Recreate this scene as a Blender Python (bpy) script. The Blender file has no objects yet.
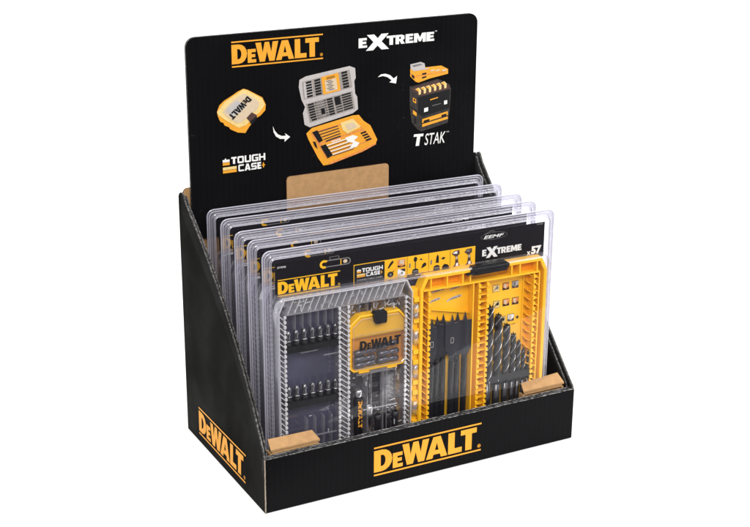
import bpy, math, random
from mathutils import Vector, Matrix
from mathutils.geometry import tessellate_polygon
random.seed(7)
S = bpy.context.scene
C = S.collection
PI = math.pi

# ------------------------------------------------------------------ materials
def new_mat(name):
    m = bpy.data.materials.new(name); m.use_nodes = True
    nt = m.node_tree
    return m, nt, nt.nodes['Principled BSDF']

def mat(name, col, rough=0.5, spec=0.5, metal=0.0, var=0.0, vscale=60.0, bump=0.0, bscale=400.0, coat=0.0, trans=0.0, stretch=(1, 1, 1)):
    m, nt, b = new_mat(name)
    b.inputs['Base Color'].default_value = (*col, 1)
    b.inputs['Roughness'].default_value = rough
    b.inputs['Specular IOR Level'].default_value = spec
    b.inputs['Metallic'].default_value = metal
    if coat:
        b.inputs['Coat Weight'].default_value = coat
        b.inputs['Coat Roughness'].default_value = 0.12
    tc = nt.nodes.new('ShaderNodeTexCoord')
    mp = nt.nodes.new('ShaderNodeMapping'); mp.inputs['Scale'].default_value = stretch
    nt.links.new(tc.outputs['Object'], mp.inputs['Vector'])
    if var:
        n = nt.nodes.new('ShaderNodeTexNoise'); n.inputs['Scale'].default_value = vscale
        n.inputs['Detail'].default_value = 5
        nt.links.new(mp.outputs['Vector'], n.inputs['Vector'])
        r = nt.nodes.new('ShaderNodeMapRange'); r.inputs['To Min'].default_value = 1 - var; r.inputs['To Max'].default_value = 1 + var
        r.inputs['From Min'].default_value = 0.3; r.inputs['From Max'].default_value = 0.7
        nt.links.new(n.outputs['Fac'], r.inputs['Value'])
        mx = nt.nodes.new('ShaderNodeVectorMath'); mx.operation = 'SCALE'; mx.inputs[0].default_value = col
        nt.links.new(r.outputs['Result'], mx.inputs['Scale'])
        nt.links.new(mx.outputs['Vector'], b.inputs['Base Color'])
        rr = nt.nodes.new('ShaderNodeMapRange'); rr.inputs['To Min'].default_value = max(0.02, rough - 0.12 * min(1, var * 4)); rr.inputs['To Max'].default_value = rough + 0.1
        nt.links.new(n.outputs['Fac'], rr.inputs['Value']); nt.links.new(rr.outputs['Result'], b.inputs['Roughness'])
    if bump:
        n2 = nt.nodes.new('ShaderNodeTexNoise'); n2.inputs['Scale'].default_value = bscale; n2.inputs['Detail'].default_value = 3
        nt.links.new(mp.outputs['Vector'], n2.inputs['Vector'])
        bp = nt.nodes.new('ShaderNodeBump'); bp.inputs['Strength'].default_value = bump; bp.inputs['Distance'].default_value = 0.0004
        nt.links.new(n2.outputs['Fac'], bp.inputs['Height']); nt.links.new(bp.outputs['Normal'], b.inputs['Normal'])
    return m

def corrugated(name, col, rough, spec, axis, flute=0.0068, depth=0.5, vary=0.12):
    """printed corrugated board: flutes telegraph faintly through the printed liner"""
    m, nt, b = new_mat(name)
    tc = nt.nodes.new('ShaderNodeTexCoord')
    sp = nt.nodes.new('ShaderNodeSeparateXYZ'); nt.links.new(tc.outputs['Object'], sp.inputs[0])
    nz = nt.nodes.new('ShaderNodeTexNoise'); nz.inputs['Scale'].default_value = 9; nz.inputs['Detail'].default_value = 4
    mp = nt.nodes.new('ShaderNodeMapping'); mp.inputs['Scale'].default_value = (3, 3, 0.6)
    nt.links.new(tc.outputs['Object'], mp.inputs[0]); nt.links.new(mp.outputs[0], nz.inputs['Vector'])
    mul = nt.nodes.new('ShaderNodeMath'); mul.operation = 'MULTIPLY'; mul.inputs[1].default_value = 2 * PI / flute
    nt.links.new(sp.outputs[axis], mul.inputs[0])
    ad = nt.nodes.new('ShaderNodeMath'); ad.operation = 'MULTIPLY_ADD'; ad.inputs[1].default_value = 2.5
    nt.links.new(nz.outputs['Fac'], ad.inputs[0]); nt.links.new(mul.outputs[0], ad.inputs[2])
    sn = nt.nodes.new('ShaderNodeMath'); sn.operation = 'SINE'; nt.links.new(ad.outputs[0], sn.inputs[0])
    am = nt.nodes.new('ShaderNodeMath'); am.operation = 'MULTIPLY'; nt.links.new(sn.outputs[0], am.inputs[0])
    n3 = nt.nodes.new('ShaderNodeTexNoise'); n3.inputs['Scale'].default_value = 14; nt.links.new(tc.outputs['Object'], n3.inputs['Vector'])
    nt.links.new(n3.outputs['Fac'], am.inputs[1])
    nf = nt.nodes.new('ShaderNodeTexNoise'); nf.inputs['Scale'].default_value = 900; nf.inputs['Detail'].default_value = 2
    nt.links.new(tc.outputs['Object'], nf.inputs['Vector'])
    a2 = nt.nodes.new('ShaderNodeMath'); a2.operation = 'MULTIPLY_ADD'; a2.inputs[1].default_value = 0.25
    nt.links.new(nf.outputs['Fac'], a2.inputs[0]); nt.links.new(am.outputs[0], a2.inputs[2])
    bp = nt.nodes.new('ShaderNodeBump'); bp.inputs['Strength'].default_value = depth; bp.inputs['Distance'].default_value = 0.0003
    nt.links.new(a2.outputs[0], bp.inputs['Height']); nt.links.new(bp.outputs['Normal'], b.inputs['Normal'])
    # streaky ink density
    mr = nt.nodes.new('ShaderNodeMapRange'); mr.inputs['From Min'].default_value = -0.6; mr.inputs['From Max'].default_value = 0.6
    mr.inputs['To Min'].default_value = 1 - vary; mr.inputs['To Max'].default_value = 1 + vary
    nt.links.new(am.outputs[0], mr.inputs['Value'])
    vm = nt.nodes.new('ShaderNodeVectorMath'); vm.operation = 'SCALE'; vm.inputs[0].default_value = col
    nt.links.new(mr.outputs['Result'], vm.inputs['Scale'])
    sc = nt.nodes.new('ShaderNodeTexNoise'); sc.inputs['Scale'].default_value = 240; sc.inputs['Detail'].default_value = 3; nt.links.new(tc.outputs['Object'], sc.inputs['Vector'])
    sl_ = nt.nodes.new('ShaderNodeTexNoise'); sl_.inputs['Scale'].default_value = 16; sl_.inputs['Detail'].default_value = 5; nt.links.new(tc.outputs['Object'], sl_.inputs['Vector'])
    th = nt.nodes.new('ShaderNodeMapRange'); th.inputs['From Min'].default_value = 0.70; th.inputs['From Max'].default_value = 0.80; nt.links.new(sc.outputs['Fac'], th.inputs['Value'])
    t2 = nt.nodes.new('ShaderNodeMapRange'); t2.inputs['From Min'].default_value = 0.45; t2.inputs['From Max'].default_value = 0.65; nt.links.new(sl_.outputs['Fac'], t2.inputs['Value'])
    mm = nt.nodes.new('ShaderNodeMath'); mm.operation = 'MULTIPLY'; nt.links.new(th.outputs[0], mm.inputs[0]); nt.links.new(t2.outputs[0], mm.inputs[1])
    mc = nt.nodes.new('ShaderNodeMix'); mc.data_type = 'RGBA'; nt.links.new(mm.outputs[0], mc.inputs['Factor']); nt.links.new(vm.outputs['Vector'], mc.inputs['A']); mc.inputs['B'].default_value = (0.035, 0.034, 0.032, 1)
    nt.links.new(mc.outputs['Result'], b.inputs['Base Color'])
    rg_ = nt.nodes.new('ShaderNodeMapRange'); rg_.inputs['From Min'].default_value = 0.3; rg_.inputs['From Max'].default_value = 0.7; rg_.inputs['To Min'].default_value = rough - .10; rg_.inputs['To Max'].default_value = rough + .16
    nt.links.new(sl_.outputs['Fac'], rg_.inputs['Value']); nt.links.new(rg_.outputs[0], b.inputs['Roughness'])
    b.inputs['Specular IOR Level'].default_value = 0.5; b.inputs['IOR'].default_value = spec
    return m

def clear(name, tint, haze_col, haze, gloss_rough=0.03, fmul=1.0, fmin=0.0, bump=0.0, bscale=60):
    """thin clear plastic film: sees straight through, mirrors by Fresnel, slight milky haze; denser haze paints glints and refracted light"""
    m = bpy.data.materials.new(name); m.use_nodes = True
    nt = m.node_tree; nt.nodes.clear(); N = nt.nodes.new; L = nt.links.new
    out = N('ShaderNodeOutputMaterial')
    tr = N('ShaderNodeBsdfTransparent'); tr.inputs['Color'].default_value = (*tint, 1)
    df = N('ShaderNodeBsdfDiffuse'); df.inputs['Color'].default_value = (*haze_col, 1)
    tl = N('ShaderNodeBsdfTranslucent'); tl.inputs['Color'].default_value = (*haze_col, 1)
    m0 = N('ShaderNodeMixShader'); m0.inputs[0].default_value = 0.45; L(df.outputs[0], m0.inputs[1]); L(tl.outputs[0], m0.inputs[2])
    m1 = N('ShaderNodeMixShader'); L(tr.outputs[0], m1.inputs[1]); L(m0.outputs[0], m1.inputs[2])
    m1.inputs[0].default_value = haze
    gl = N('ShaderNodeBsdfGlossy'); gl.inputs['Roughness'].default_value = gloss_rough
    ge = N('ShaderNodeNewGeometry'); dp = N('ShaderNodeVectorMath'); dp.operation = 'DOT_PRODUCT'; L(ge.outputs['Normal'], dp.inputs[0]); L(ge.outputs['Incoming'], dp.inputs[1])
    ab = N('ShaderNodeMath'); ab.operation = 'ABSOLUTE'; L(dp.outputs['Value'], ab.inputs[0])
    om = N('ShaderNodeMath'); om.operation = 'SUBTRACT'; om.inputs[0].default_value = 1; L(ab.outputs[0], om.inputs[1])
    pw = N('ShaderNodeMath'); pw.operation = 'POWER'; pw.inputs[1].default_value = 5; L(om.outputs[0], pw.inputs[0])
    mu = N('ShaderNodeMath'); mu.operation = 'MULTIPLY_ADD'; mu.inputs[1].default_value = 0.85; mu.inputs[2].default_value = 0.030 * fmul + fmin; mu.use_clamp = True
    L(pw.outputs[0], mu.inputs[0])
    m2 = N('ShaderNodeMixShader'); L(mu.outputs[0], m2.inputs[0]); L(m1.outputs[0], m2.inputs[1]); L(gl.outputs[0], m2.inputs[2])
    if bump:
        tc = N('ShaderNodeTexCoord'); nz = N('ShaderNodeTexNoise'); nz.inputs['Scale'].default_value = bscale; nz.inputs['Detail'].default_value = 2
        L(tc.outputs['Object'], nz.inputs['Vector'])
        bp = N('ShaderNodeBump'); bp.inputs['Strength'].default_value = bump; bp.inputs['Distance'].default_value = 0.002
        L(nz.outputs['Fac'], bp.inputs['Height'])
        L(bp.outputs['Normal'], gl.inputs['Normal'])
    L(m2.outputs[0], out.inputs['Surface'])
    return m

def edge_mat(name, scale=420, p0=.44, p1=.70, pale=(0.14, 0.13, 0.12)):
    """cut edge of printed board: broken flute tips, dark gaps and pale paper; also paints the lip highlight"""
    m, nt, b = new_mat(name)
    tc = nt.nodes.new('ShaderNodeTexCoord')
    n = nt.nodes.new('ShaderNodeTexNoise'); n.inputs['Scale'].default_value = scale; n.inputs['Detail'].default_value = 3
    nt.links.new(tc.outputs['Object'], n.inputs['Vector'])
    r = nt.nodes.new('ShaderNodeValToRGB')
    r.color_ramp.elements[0].position = p0; r.color_ramp.elements[0].color = (0.012, 0.012, 0.012, 1)
    r.color_ramp.elements[1].position = p1; r.color_ramp.elements[1].color = (*pale, 1)
    nt.links.new(n.outputs['Fac'], r.inputs[0]); nt.links.new(r.outputs[0], b.inputs['Base Color'])
    b.inputs['Roughness'].default_value = 0.6; b.inputs['Specular IOR Level'].default_value = 0.3
    return m

BK = (0.0042, 0.0040, 0.0046)
M = {
 'board_x': corrugated('black printed board', BK, 0.36, 1.12, 0, depth=.2, vary=.08),
 'board_y': corrugated('black printed board side', (0.0052, 0.0052, 0.0046), 0.5, 1.065, 1, depth=.06, vary=.03),
 'board_in': mat('black board inside', (0.009, 0.009, 0.010), 0.45, 0.2, bump=0.3, bscale=200),
 'edge': edge_mat('cut board edge'),
 'fold': mat('worn paper fold', (0.30, 0.24, 0.18), 0.8, 0.2, var=0.35, vscale=180),
 'lip': edge_mat('creased fold painted highlight', 260, .36, .74, (.26, .255, .25)),
 'kraft': mat('kraft board', (0.37, 0.215, 0.098), 0.80, 0.15, var=0.10, vscale=160, bump=0.7, bscale=600),
 'kraft_dark': mat('kraft board core', (0.16, 0.085, 0.04), 0.85, 0.1, var=0.3, vscale=160),
 'ink_y': mat('yellow ink', (0.68, 0.295, 0.026), 0.5, 0.2, var=0.05, vscale=90),
 'ink_yc': mat('bright yellow card ink', (0.80, 0.42, 0.012), 0.45, 0.2),
 'ink_w': mat('white ink', (0.70, 0.69, 0.67), 0.5, 0.2),
 'ink_k': mat('black ink', (0.008, 0.008, 0.009), 0.45, 0.2),
 'ink_g2': mat('speckled grey ink', (0.27, 0.24, 0.22), 0.5, 0.2, var=0.15, vscale=300),
 'ink_dk': mat('near black ink', (0.030, 0.026, 0.024), 0.5, 0.2, var=0.4, vscale=300),
 'ink_g': mat('grey ink', (0.16, 0.15, 0.15), 0.5, 0.2),
 'ink_lg': mat('light grey ink', (0.42, 0.39, 0.38), 0.5, 0.2, var=0.06, vscale=300),
 'ink_ly': mat('pale yellow ink', (0.68, 0.50, 0.20), 0.5, 0.2, var=0.1, vscale=300),
 'ink_br': mat('brown ink', (0.07, 0.035, 0.03), 0.5, 0.2),
 'ink_or': mat('orange brown ink', (0.62, 0.22, 0.06), 0.5, 0.2, var=0.2, vscale=400),
 'ink_tan': mat('tan ink', (0.55, 0.43, 0.30), 0.5, 0.2, var=0.06, vscale=400),
 'card': mat('black card', (0.006, 0.005, 0.006), 0.35, 0.08),
 'dark_backing': mat('added dark backing', (0.042, 0.040, 0.082), 0.5, 0.2, var=0.35, vscale=30),
 'yel': mat('yellow plastic', (0.86, 0.45, 0.010), 0.32, 0.45, var=0.05, vscale=25, bump=0.15, bscale=350),
 'yel_in': mat('orange plastic', (0.80, 0.30, 0.006), 0.38, 0.4, var=0.07, vscale=30),
 'black_p': mat('black plastic', (0.007, 0.007, 0.008), 0.38, 0.3, var=0.2, vscale=120, bump=0.2, bscale=300),
 'steel_d': mat('black oxide steel', (0.050, 0.048, 0.052), 0.2, 0.5, metal=0.75, var=0.25, vscale=150),
 'steel_g': mat('grey steel', (0.33, 0.32, 0.33), 0.27, 0.5, metal=0.95, var=0.2, vscale=200),
 'spade': mat('dark phosphated steel', (0.022, 0.022, 0.028), 0.40, 0.5, metal=0.3, var=0.2, vscale=90, bump=0.15, bscale=300),
 'steel_m': mat('mid grey steel', (0.10, 0.095, 0.11), 0.3, 0.5, metal=0.7, var=0.3, vscale=200),
 'shank_k': mat('black round shank', (0.008, 0.008, 0.009), 0.26, 0.4, var=0.2, vscale=150),
 'steel_b': mat('worn bit steel', (0.15, 0.147, 0.155), 0.24, 0.5, metal=0.8, var=0.4, vscale=250),
 'spade_e': mat('ground spade edge', (0.20, 0.20, 0.22), 0.3, 0.5, metal=0.6),
 'chrome': mat('chrome', (0.80, 0.79, 0.81), 0.22, 0.5, metal=1.0),
 'drill': mat('dark drill steel', (0.011, 0.010, 0.011), 0.25, 0.45, metal=0.1, var=0.2, vscale=200),
 'flute': mat('ground flute', (0.72, 0.71, 0.72), 0.2, 0.5, metal=1.0),
 'film': clear('clear blister film', (0.985, 0.983, 0.99), (0.50, 0.49, 0.68), 0.014, 0.02, 1.0, 0.0, bump=0.10, bscale=25),
 'wall': clear('blister film side wall', (0.93, 0.925, 0.955), (0.78, 0.76, 0.90), 0.09, 0.18, 1.2, 0.03, bump=0.2, bscale=90),
 'rim': clear('blister film rim', (0.80, 0.795, 0.855), (0.82, 0.79, 0.93), 0.17, 0.05, 1.8, 0.05, bump=0.8, bscale=80),
 'bead': clear('blister film painted bright line', (0.78, 0.78, 0.83), (0.88, 0.86, 0.96), 0.50, 0.05, 1.5, 0.10),
 'lidp': clear('clear case plastic', (0.98, 0.98, 0.985), (0.85, 0.83, 0.88), 0.03, 0.04, 1.3, 0.02),
 'lidr': clear('clear case ribs', (0.93, 0.92, 0.94), (0.97, 0.95, 0.99), 0.15, 0.05, 2.2, 0.10),
 'lidt': clear('clear ribs painted refraction', (0.93, 0.92, 0.94), (0.99, 0.98, 1.0), 0.24, 0.05, 2.6, 0.12),  # pale haze of the ribs stands in for refracted white surroundings
 'lidp2': clear('clear inner web', (0.97, 0.97, 0.98), (0.95, 0.93, 0.98), 0.12, 0.05, 1.5, 0.05),
 'glint_sliver': clear('painted glint sliver', (0.9, 0.9, 0.93), (1.0, 0.99, 1.0), 0.5, 0.08, 2.0, 0.08),
 'glint': clear('painted plastic glint', (0.8, 0.8, 0.84), (1.0, 0.99, 1.0), 0.88, 0.08, 3.0, 0.12),  # dense white haze, paints glints on the plastic edges
 'white': mat('white paper sweep', (0.86, 0.86, 0.86), 0.8, 0.1),
}

# ------------------------------------------------------------------ mesh builder
class MB:
    def __init__(s): s.v = []; s.f = []; s.m = []; s.mats = []; s.sm = []
    def mi(s, m):
        if m not in s.mats: s.mats.append(m)
        return s.mats.index(m)
    def add(s, vs, fs, m, smooth=False):
        o = len(s.v); s.v += [tuple(v) for v in vs]; k = s.mi(m)
        for f in fs: s.f.append([i + o for i in f]); s.m.append(k); s.sm.append(smooth)
    def box(s, x0, x1, y0, y1, z0, z1, m, b=0.0):
        if b <= 0:
            vs = [(x, y, z) for z in (z0, z1) for y in (y0, y1) for x in (x0, x1)]
            s.add(vs, [(0, 2, 3, 1), (4, 5, 7, 6), (0, 1, 5, 4), (2, 6, 7, 3), (0, 4, 6, 2), (1, 3, 7, 5)], m); return
        pts = rrect(x0, x1, z0, z1, b, 2)
        s.loft([[(x + (0 if k in (1, 2) else 0), y, z) for x, z in inset_c(pts, x0, x1, z0, z1, i)] for k, (i, y) in enumerate(((b, y0), (b * .3, y0 + b * .3), (0, y0 + b), (0, y1)))], m, True, True, False)
    def loft(s, loops, m, cap0=True, cap1=True, smooth=True):
        n = len(loops[0]); vs = [p for l in loops for p in l]; fs = []
        for a in range(len(loops) - 1):
            for i in range(n):
                j = (i + 1) % n; fs.append((a * n + i, a * n + j, (a + 1) * n + j, (a + 1) * n + i))
        s.add(vs, fs, m, smooth)
        k = len(s.v) - len(vs)
        if cap0: s.f.append([k + i for i in range(n)][::-1]); s.m.append(s.mi(m)); s.sm.append(False)
        if cap1: s.f.append([k + (len(loops) - 1) * n + i for i in range(n)]); s.m.append(s.mi(m)); s.sm.append(False)
    def prism(s, pts, y0, y1, m, rim=None):
        """polygon in x,z extruded along y"""
        n = len(pts); vs = [(x, y0, z) for x, z in pts] + [(x, y1, z) for x, z in pts]
        tri = tessellate_polygon([[Vector((x, z, 0)) for x, z in pts]])
        s.add(vs, [tuple(t) for t in tri] + [tuple(i + n for i in t)[::-1] for t in tri], m)
        s.add(vs, [(i, (i + 1) % n, (i + 1) % n + n, i + n) for i in range(n)], rim or m)
    def lathe(s, prof, o, axis, m, n=16, smooth=True, ref=None):
        """prof: (distance along axis, radius)"""
        a = Vector(axis).normalized(); u = a.orthogonal().normalized() if ref is None else Vector(ref); w = a.cross(u)
        loops = [[Vector(o) + a * t + (u * math.cos(2 * PI * i / n) + w * math.sin(2 * PI * i / n)) * r for i in range(n)] for t, r in prof]
        s.loft(loops, m, True, True, smooth)
    def tube(s, path, r, m, n=6, closed=False):
        P = [Vector(p) for p in path]; loops = []
        for i, p in enumerate(P):
            a = P[i - 1] if (i or closed) else p; b = P[(i + 1) % len(P)] if (i + 1 < len(P) or closed) else p
            t = (b - a).normalized(); u = Vector((0, 1, 0)) if abs(t.y) < .9 else Vector((1, 0, 0)); w = t.cross(u).normalized(); u = w.cross(t)
            loops.append([p + (u * math.cos(2 * PI * k / n) + w * math.sin(2 * PI * k / n)) * r for k in range(n)])
        if closed: loops.append(loops[0])
        s.loft(loops, m, not closed, not closed)
    def build(s, name, parent=None, bevel=0.0):
        me = bpy.data.meshes.new(name); me.from_pydata(s.v, [], s.f)
        for m in s.mats: me.materials.append(M[m])
        me.polygons.foreach_set('material_index', s.m); me.polygons.foreach_set('use_smooth', s.sm); me.update()
        o = bpy.data.objects.new(name, me); C.objects.link(o)
        if parent: o.parent = parent
        if bevel:
            b = o.modifiers.new('edge', 'BEVEL'); b.width = bevel; b.segments = 2; b.limit_method = 'ANGLE'; b.angle_limit = math.radians(40)
        return o

def rrect(x0, x1, z0, z1, r, n=4):
    out = []
    for cx, cz, a0 in ((x1 - r, z1 - r, 0), (x0 + r, z1 - r, 90), (x0 + r, z0 + r, 180), (x1 - r, z0 + r, 270)):
        for i in range(n + 1):
            a = math.radians(a0 + 90 * i / n); out.append((cx + r * math.cos(a), cz + r * math.sin(a)))
    return out
def inset_c(pts, x0, x1, z0, z1, i):
    cx, cz = (x0 + x1) / 2, (z0 + z1) / 2
    sx = (x1 - x0 - 2 * i) / (x1 - x0); sz = (z1 - z0 - 2 * i) / (z1 - z0)
    return [(cx + (x - cx) * sx, cz + (z - cz) * sz) for x, z in pts]

def thing(name, label, cat, loc=(0, 0, 0), rz=0.0, group=None):
    o = bpy.data.objects.new(name, None); C.objects.link(o); o.empty_display_size = 0.02
    o.location = loc; o.rotation_euler = (0, 0, rz); return tag(o, label, cat, group)
def tag(o, label, cat, group=None):
    o['label'] = label; o['category'] = cat
    if group: o['group'] = group
    return o
def kids(o): return [c for c in ALL() if c.parent is o]
def ALL(): return list(bpy.data.objects)
def dup(o, parent=None, skip=()):
    c = o.copy(); C.objects.link(c); c.parent = parent
    for ch in [x for x in bpy.data.objects if x.parent == o]:
        if ch.name.split('.')[0] not in skip: dup(ch, c, skip)
    return c

# ------------------------------------------------------------------ lettering (own outlines, cap height 1)
def arc(cx, cy, rx, ry, a0, a1, n=8):
    return [(cx + rx * math.cos(math.radians(a0 + (a1 - a0) * i / n)), cy + ry * math.sin(math.radians(a0 + (a1 - a0) * i / n))) for i in range(n + 1)]
G = {
 'D': (.76, [[(0, 0), (0, 1), (.34, 1)] + arc(.34, .5, .42, .5, 90, -90)[1:], [(.28, .24), (.28, .76), (.34, .76)] + arc(.34, .5, .14, .26, 90, -90)[1:]]),
 'E': (.60, [[(0, 0), (0, 1), (.58, 1), (.58, .76), (.28, .76), (.28, .62), (.54, .62), (.54, .39), (.28, .39), (.28, .24), (.6, .24), (.6, 0)]]),
 'W': (1.14, [[(0, 1), (.28, 1), (.355, .46), (.46, 1), (.68, 1), (.785, .46), (.86, 1), (1.14, 1), (.94, 0), (.68, 0), (.57, .5), (.46, 0), (.2, 0)]]),
 'A': (.92, [[(0, 0), (.3, 1), (.62, 1), (.92, 0), (.64, 0), (.6, .17), (.32, .17), (.28, 0)], [(.385, .37), (.535, .37), (.46, .72)]]),
 'L': (.60, [[(0, 0), (0, 1), (.28, 1), (.28, .24), (.6, .24), (.6, 0)]]),
 'T': (.70, [[(0, 1), (.7, 1), (.7, .76), (.49, .76), (.49, 0), (.21, 0), (.21, .76), (0, .76)]]),
 'X': (1.02, [[(0, 0), (.33, .52), (.04, 1), (.36, 1), (.52, .74), (.68, 1), (1.0, 1), (.69, .52), (1.02, 0), (.69, 0), (.51, .28), (.32, 0)]]),
 'R': (.72, [[(0, 0), (0, 1), (.5, 1), (.68, .86), (.68, .52), (.55, .4), (.72, 0), (.43, 0), (.32, .33), (.27, .33), (.27, 0)], [(.27, .56), (.27, .78), (.41, .78), (.41, .56)]]),
 'M': (.92, [[(0, 0), (0, 1), (.3, 1), (.46, .52), (.62, 1), (.92, 1), (.92, 0), (.67, 0), (.67, .5), (.53, .08), (.39, .08), (.25, .5), (.25, 0)]]),
 'O': (.84, [[(0, .12), (0, .88), (.12, 1), (.72, 1), (.84, .88), (.84, .12), (.72, 0), (.12, 0)], [(.22, .24), (.22, .76), (.62, .76), (.62, .24)]]),
 'U': (.84, [[(0, 1), (.22, 1), (.22, .24), (.62, .24), (.62, 1), (.84, 1), (.84, .12), (.72, 0), (.12, 0), (0, .12)]]),
 'G': (.84, [[(.84, 1), (.12, 1), (0, .88), (0, .12), (.12, 0), (.84, 0), (.84, .58), (.44, .58), (.44, .38), (.62, .38), (.62, .22), (.22, .22), (.22, .78), (.84, .78)]]),
 'H': (.84, [[(0, 0), (0, 1), (.22, 1), (.22, .61), (.62, .61), (.62, 1), (.84, 1), (.84, 0), (.62, 0), (.62, .38), (.22, .38), (.22, 0)]]),
 'C': (.84, [[(.84, 1), (.12, 1), (0, .88), (0, .12), (.12, 0), (.84, 0), (.84, .22), (.22, .22), (.22, .78), (.84, .78)]]),
 'S': (.84, [[(.84, 1), (.12, 1), (0, .88), (0, .5), (.12, .39), (.62, .39), (.62, .22), (0, .22), (0, 0), (.72, 0), (.84, .12), (.84, .5), (.72, .61), (.22, .61), (.22, .78), (.84, .78)]]),
}
def lay(word, gap=.045, spec=None):
    """returns polygons-with-holes in word space and its width; spec: per letter (scale, dy, kern)"""
    x = 0; out = []
    for i, ch in enumerate(word):
        w, loops = G[ch]; sc, dy, k = (spec or {}).get(i, (1, 0, 0)); x += k
        out.append([[(x + a * sc, dy + b * sc) for a, b in l] for l in loops]); x += w * sc + gap
    return out, x - gap

class Print:
    """flat print: polygons in plane coordinates, mapped to 3-D by fn(a, b, lift)"""
    def __init__(s, fn): s.fn = fn; s.mb = MB(); s.k = 0
    def poly(s, loops, m, lift=0):
        if not isinstance(loops[0][0], (tuple, list)): loops = [loops]
        flat = [p for l in loops for p in l]
        tri = tessellate_polygon([[Vector((a, b, 0)) for a, b in l] for l in loops])
        s.mb.add([s.fn(a, b, lift) for a, b in flat], [tuple(t) for t in tri], m)
    def word(s, word, x0, x1, z0, z1, m, lift=0, gap=.045, spec=None, fit=None):
        polys, w = lay(word, gap, spec); h = z1 - z0
        f = fit or (lambda a, b: (x0 + (x1 - x0) * a / w, z0 + h * b))
        for loops in polys: s.poly([[f(a, b) for a, b in l] for l in loops], m, lift)
    def rect(s, x0, x1, z0, z1, m, lift=0): s.poly([(x0, z0), (x1, z0), (x1, z1), (x0, z1)], m, lift)
    def text(s, body, x0, x1, z0, z1, m, lift=0, shear=0.0, bold=0.0):
        cu = bpy.data.curves.new('t', 'FONT'); cu.body = body; cu.shear = shear; cu.offset = bold; cu.resolution_u = 3
        to = bpy.data.objects.new('t', cu); C.objects.link(to); bpy.context.view_layer.update()
        me = to.evaluated_get(bpy.context.evaluated_depsgraph_get()).to_mesh()
        vs = [(v.co.x, v.co.y) for v in me.vertices]; fs = [tuple(p.vertices) for p in me.polygons]
        if vs:
            ax, bx = min(v[0] for v in vs), max(v[0] for v in vs); ay, by = min(v[1] for v in vs), max(v[1] for v in vs)
            s.mb.add([s.fn(x0 + (x1 - x0) * (a - ax) / (bx - ax), z0 + (z1 - z0) * (b - ay) / (by - ay), lift) for a, b in vs], fs, m)
        bpy.data.objects.remove(to); bpy.data.curves.remove(cu)
    def build(s, name, parent): return s.mb.build(name, parent)

WSPEC = {1: (.70, 0, -.02), 2: (1, 0, -.07), 3: (1, 0, -.17), 4: (1, 0, -.01), 5: (1, 0, -.10)}
def wordmark(P, x0, x1, z0, z1, m, bars=True, reg=True, lift=0):
    h = z1 - z0; w = x1 - x0
    if bars:
        P.rect(x0, x1, z1 - .055 * h, z1, m, lift); P.rect(x0, x1, z0, z0 + .055 * h, m, lift)
        a, b = z0 + .125 * h, z1 - .125 * h
    else: a, b = z0, z1
    P.word('DEWALT', x0, x1 - (.045 * w if reg else 0), a, b, m, lift, spec=WSPEC)
    if reg:
        r = .016 * w; cx, cz = x1 - .018 * w, z0 + .18 * h
        P.poly([arc(cx, cz, r, r, 0, 342, 14), arc(cx, cz, r * .72, r * .72, 0, 342, 14)], m, lift)
        P.rect(cx - r * .3, cx + r * .25, cz - r * .45, cz + r * .45, m, lift)
XSPEC = {0: (1, 0, 0), 1: (1.62, -.34, -.13), 2: (.95, .05, -.22), 3: (.95, .05, -.07), 4: (.95, .05, 0), 5: (.95, .05, 0), 6: (.95, .05, 0)}
def extreme(P, x0, x1, z0, z1, m, lift=0):
    P.word('EXTREME', x0, x1, z0, z1, m, lift, spec=XSPEC)
def tough(P, x0, x1, z0, z1, lift=0):
    """two small stacked cases and the words TOUGH CASE+"""
    w = x1 - x0; h = z1 - z0; f = lambda a, b: (x0 + a * w, z0 + b * h)
    def R(a0, a1, b0, b1, m): P.poly([f(a0, b0), f(a1, b0), f(a1, b1), f(a0, b1)], m, lift)
    R(0, .16, .52, .70, 'ink_y'); R(.0, .16, .72, .88, 'ink_w'); R(.05, .08, .88, .96, 'ink_w')
    R(0, .32, .02, .20, 'ink_y'); R(0, .32, .22, .40, 'ink_ly'); 
    P.word('TOUGH', x0 + .20 * w, x1, z0 + .55 * h, z1, 'ink_w', lift, gap=.10)
    P.word('CASE', x0 + .36 * w, x0 + .90 * w, z0 + .02 * h, z0 + .46 * h, 'ink_w', lift, gap=.10)
    R(.915, .99, .20, .27, 'ink_y'); R(.94, .965, .08, .1999, 'ink_y'); R(.94, .965, .2701, .40, 'ink_y')

# ================================================================== THE CAMERA (fitted to the photograph's perspective)
CLOC = Vector((-0.5303, -1.2496, 0.7686)); CROT = (1.2285, -0.0059, -0.4848); FPX = 1425.0554
cam_d = bpy.data.cameras.new('camera'); cam_d.sensor_width = 36; cam_d.lens = 36 * FPX / 750
cam_d.clip_start = 0.05; cam_d.clip_end = 60
cam = bpy.data.objects.new('camera', cam_d); C.objects.link(cam); cam.location = CLOC; cam.rotation_euler = CROT; S.camera = cam
from mathutils import Euler
_R = Euler(CROT, 'XYZ').to_matrix()
def hdr(u, v, y=0.2227):
    """a point measured on the photo of the flat header card -> its x, z in metres on that card"""
    d = _R @ Vector(((u - 375) / FPX, -(v - 263.5) / FPX, -1)); t = (y - CLOC.y) / d.y
    return (CLOC.x + t * d.x, CLOC.z + t * d.z)

# ================================================================== DISPLAY BOX
W, D, HF, HS, HT = 0.400, 0.2336, 0.0637, 0.2965, 0.4757
box = thing('display_box', 'black corrugated counter display box with tall printed header card and low front lip', 'display box')
FT = 0.0085
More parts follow.
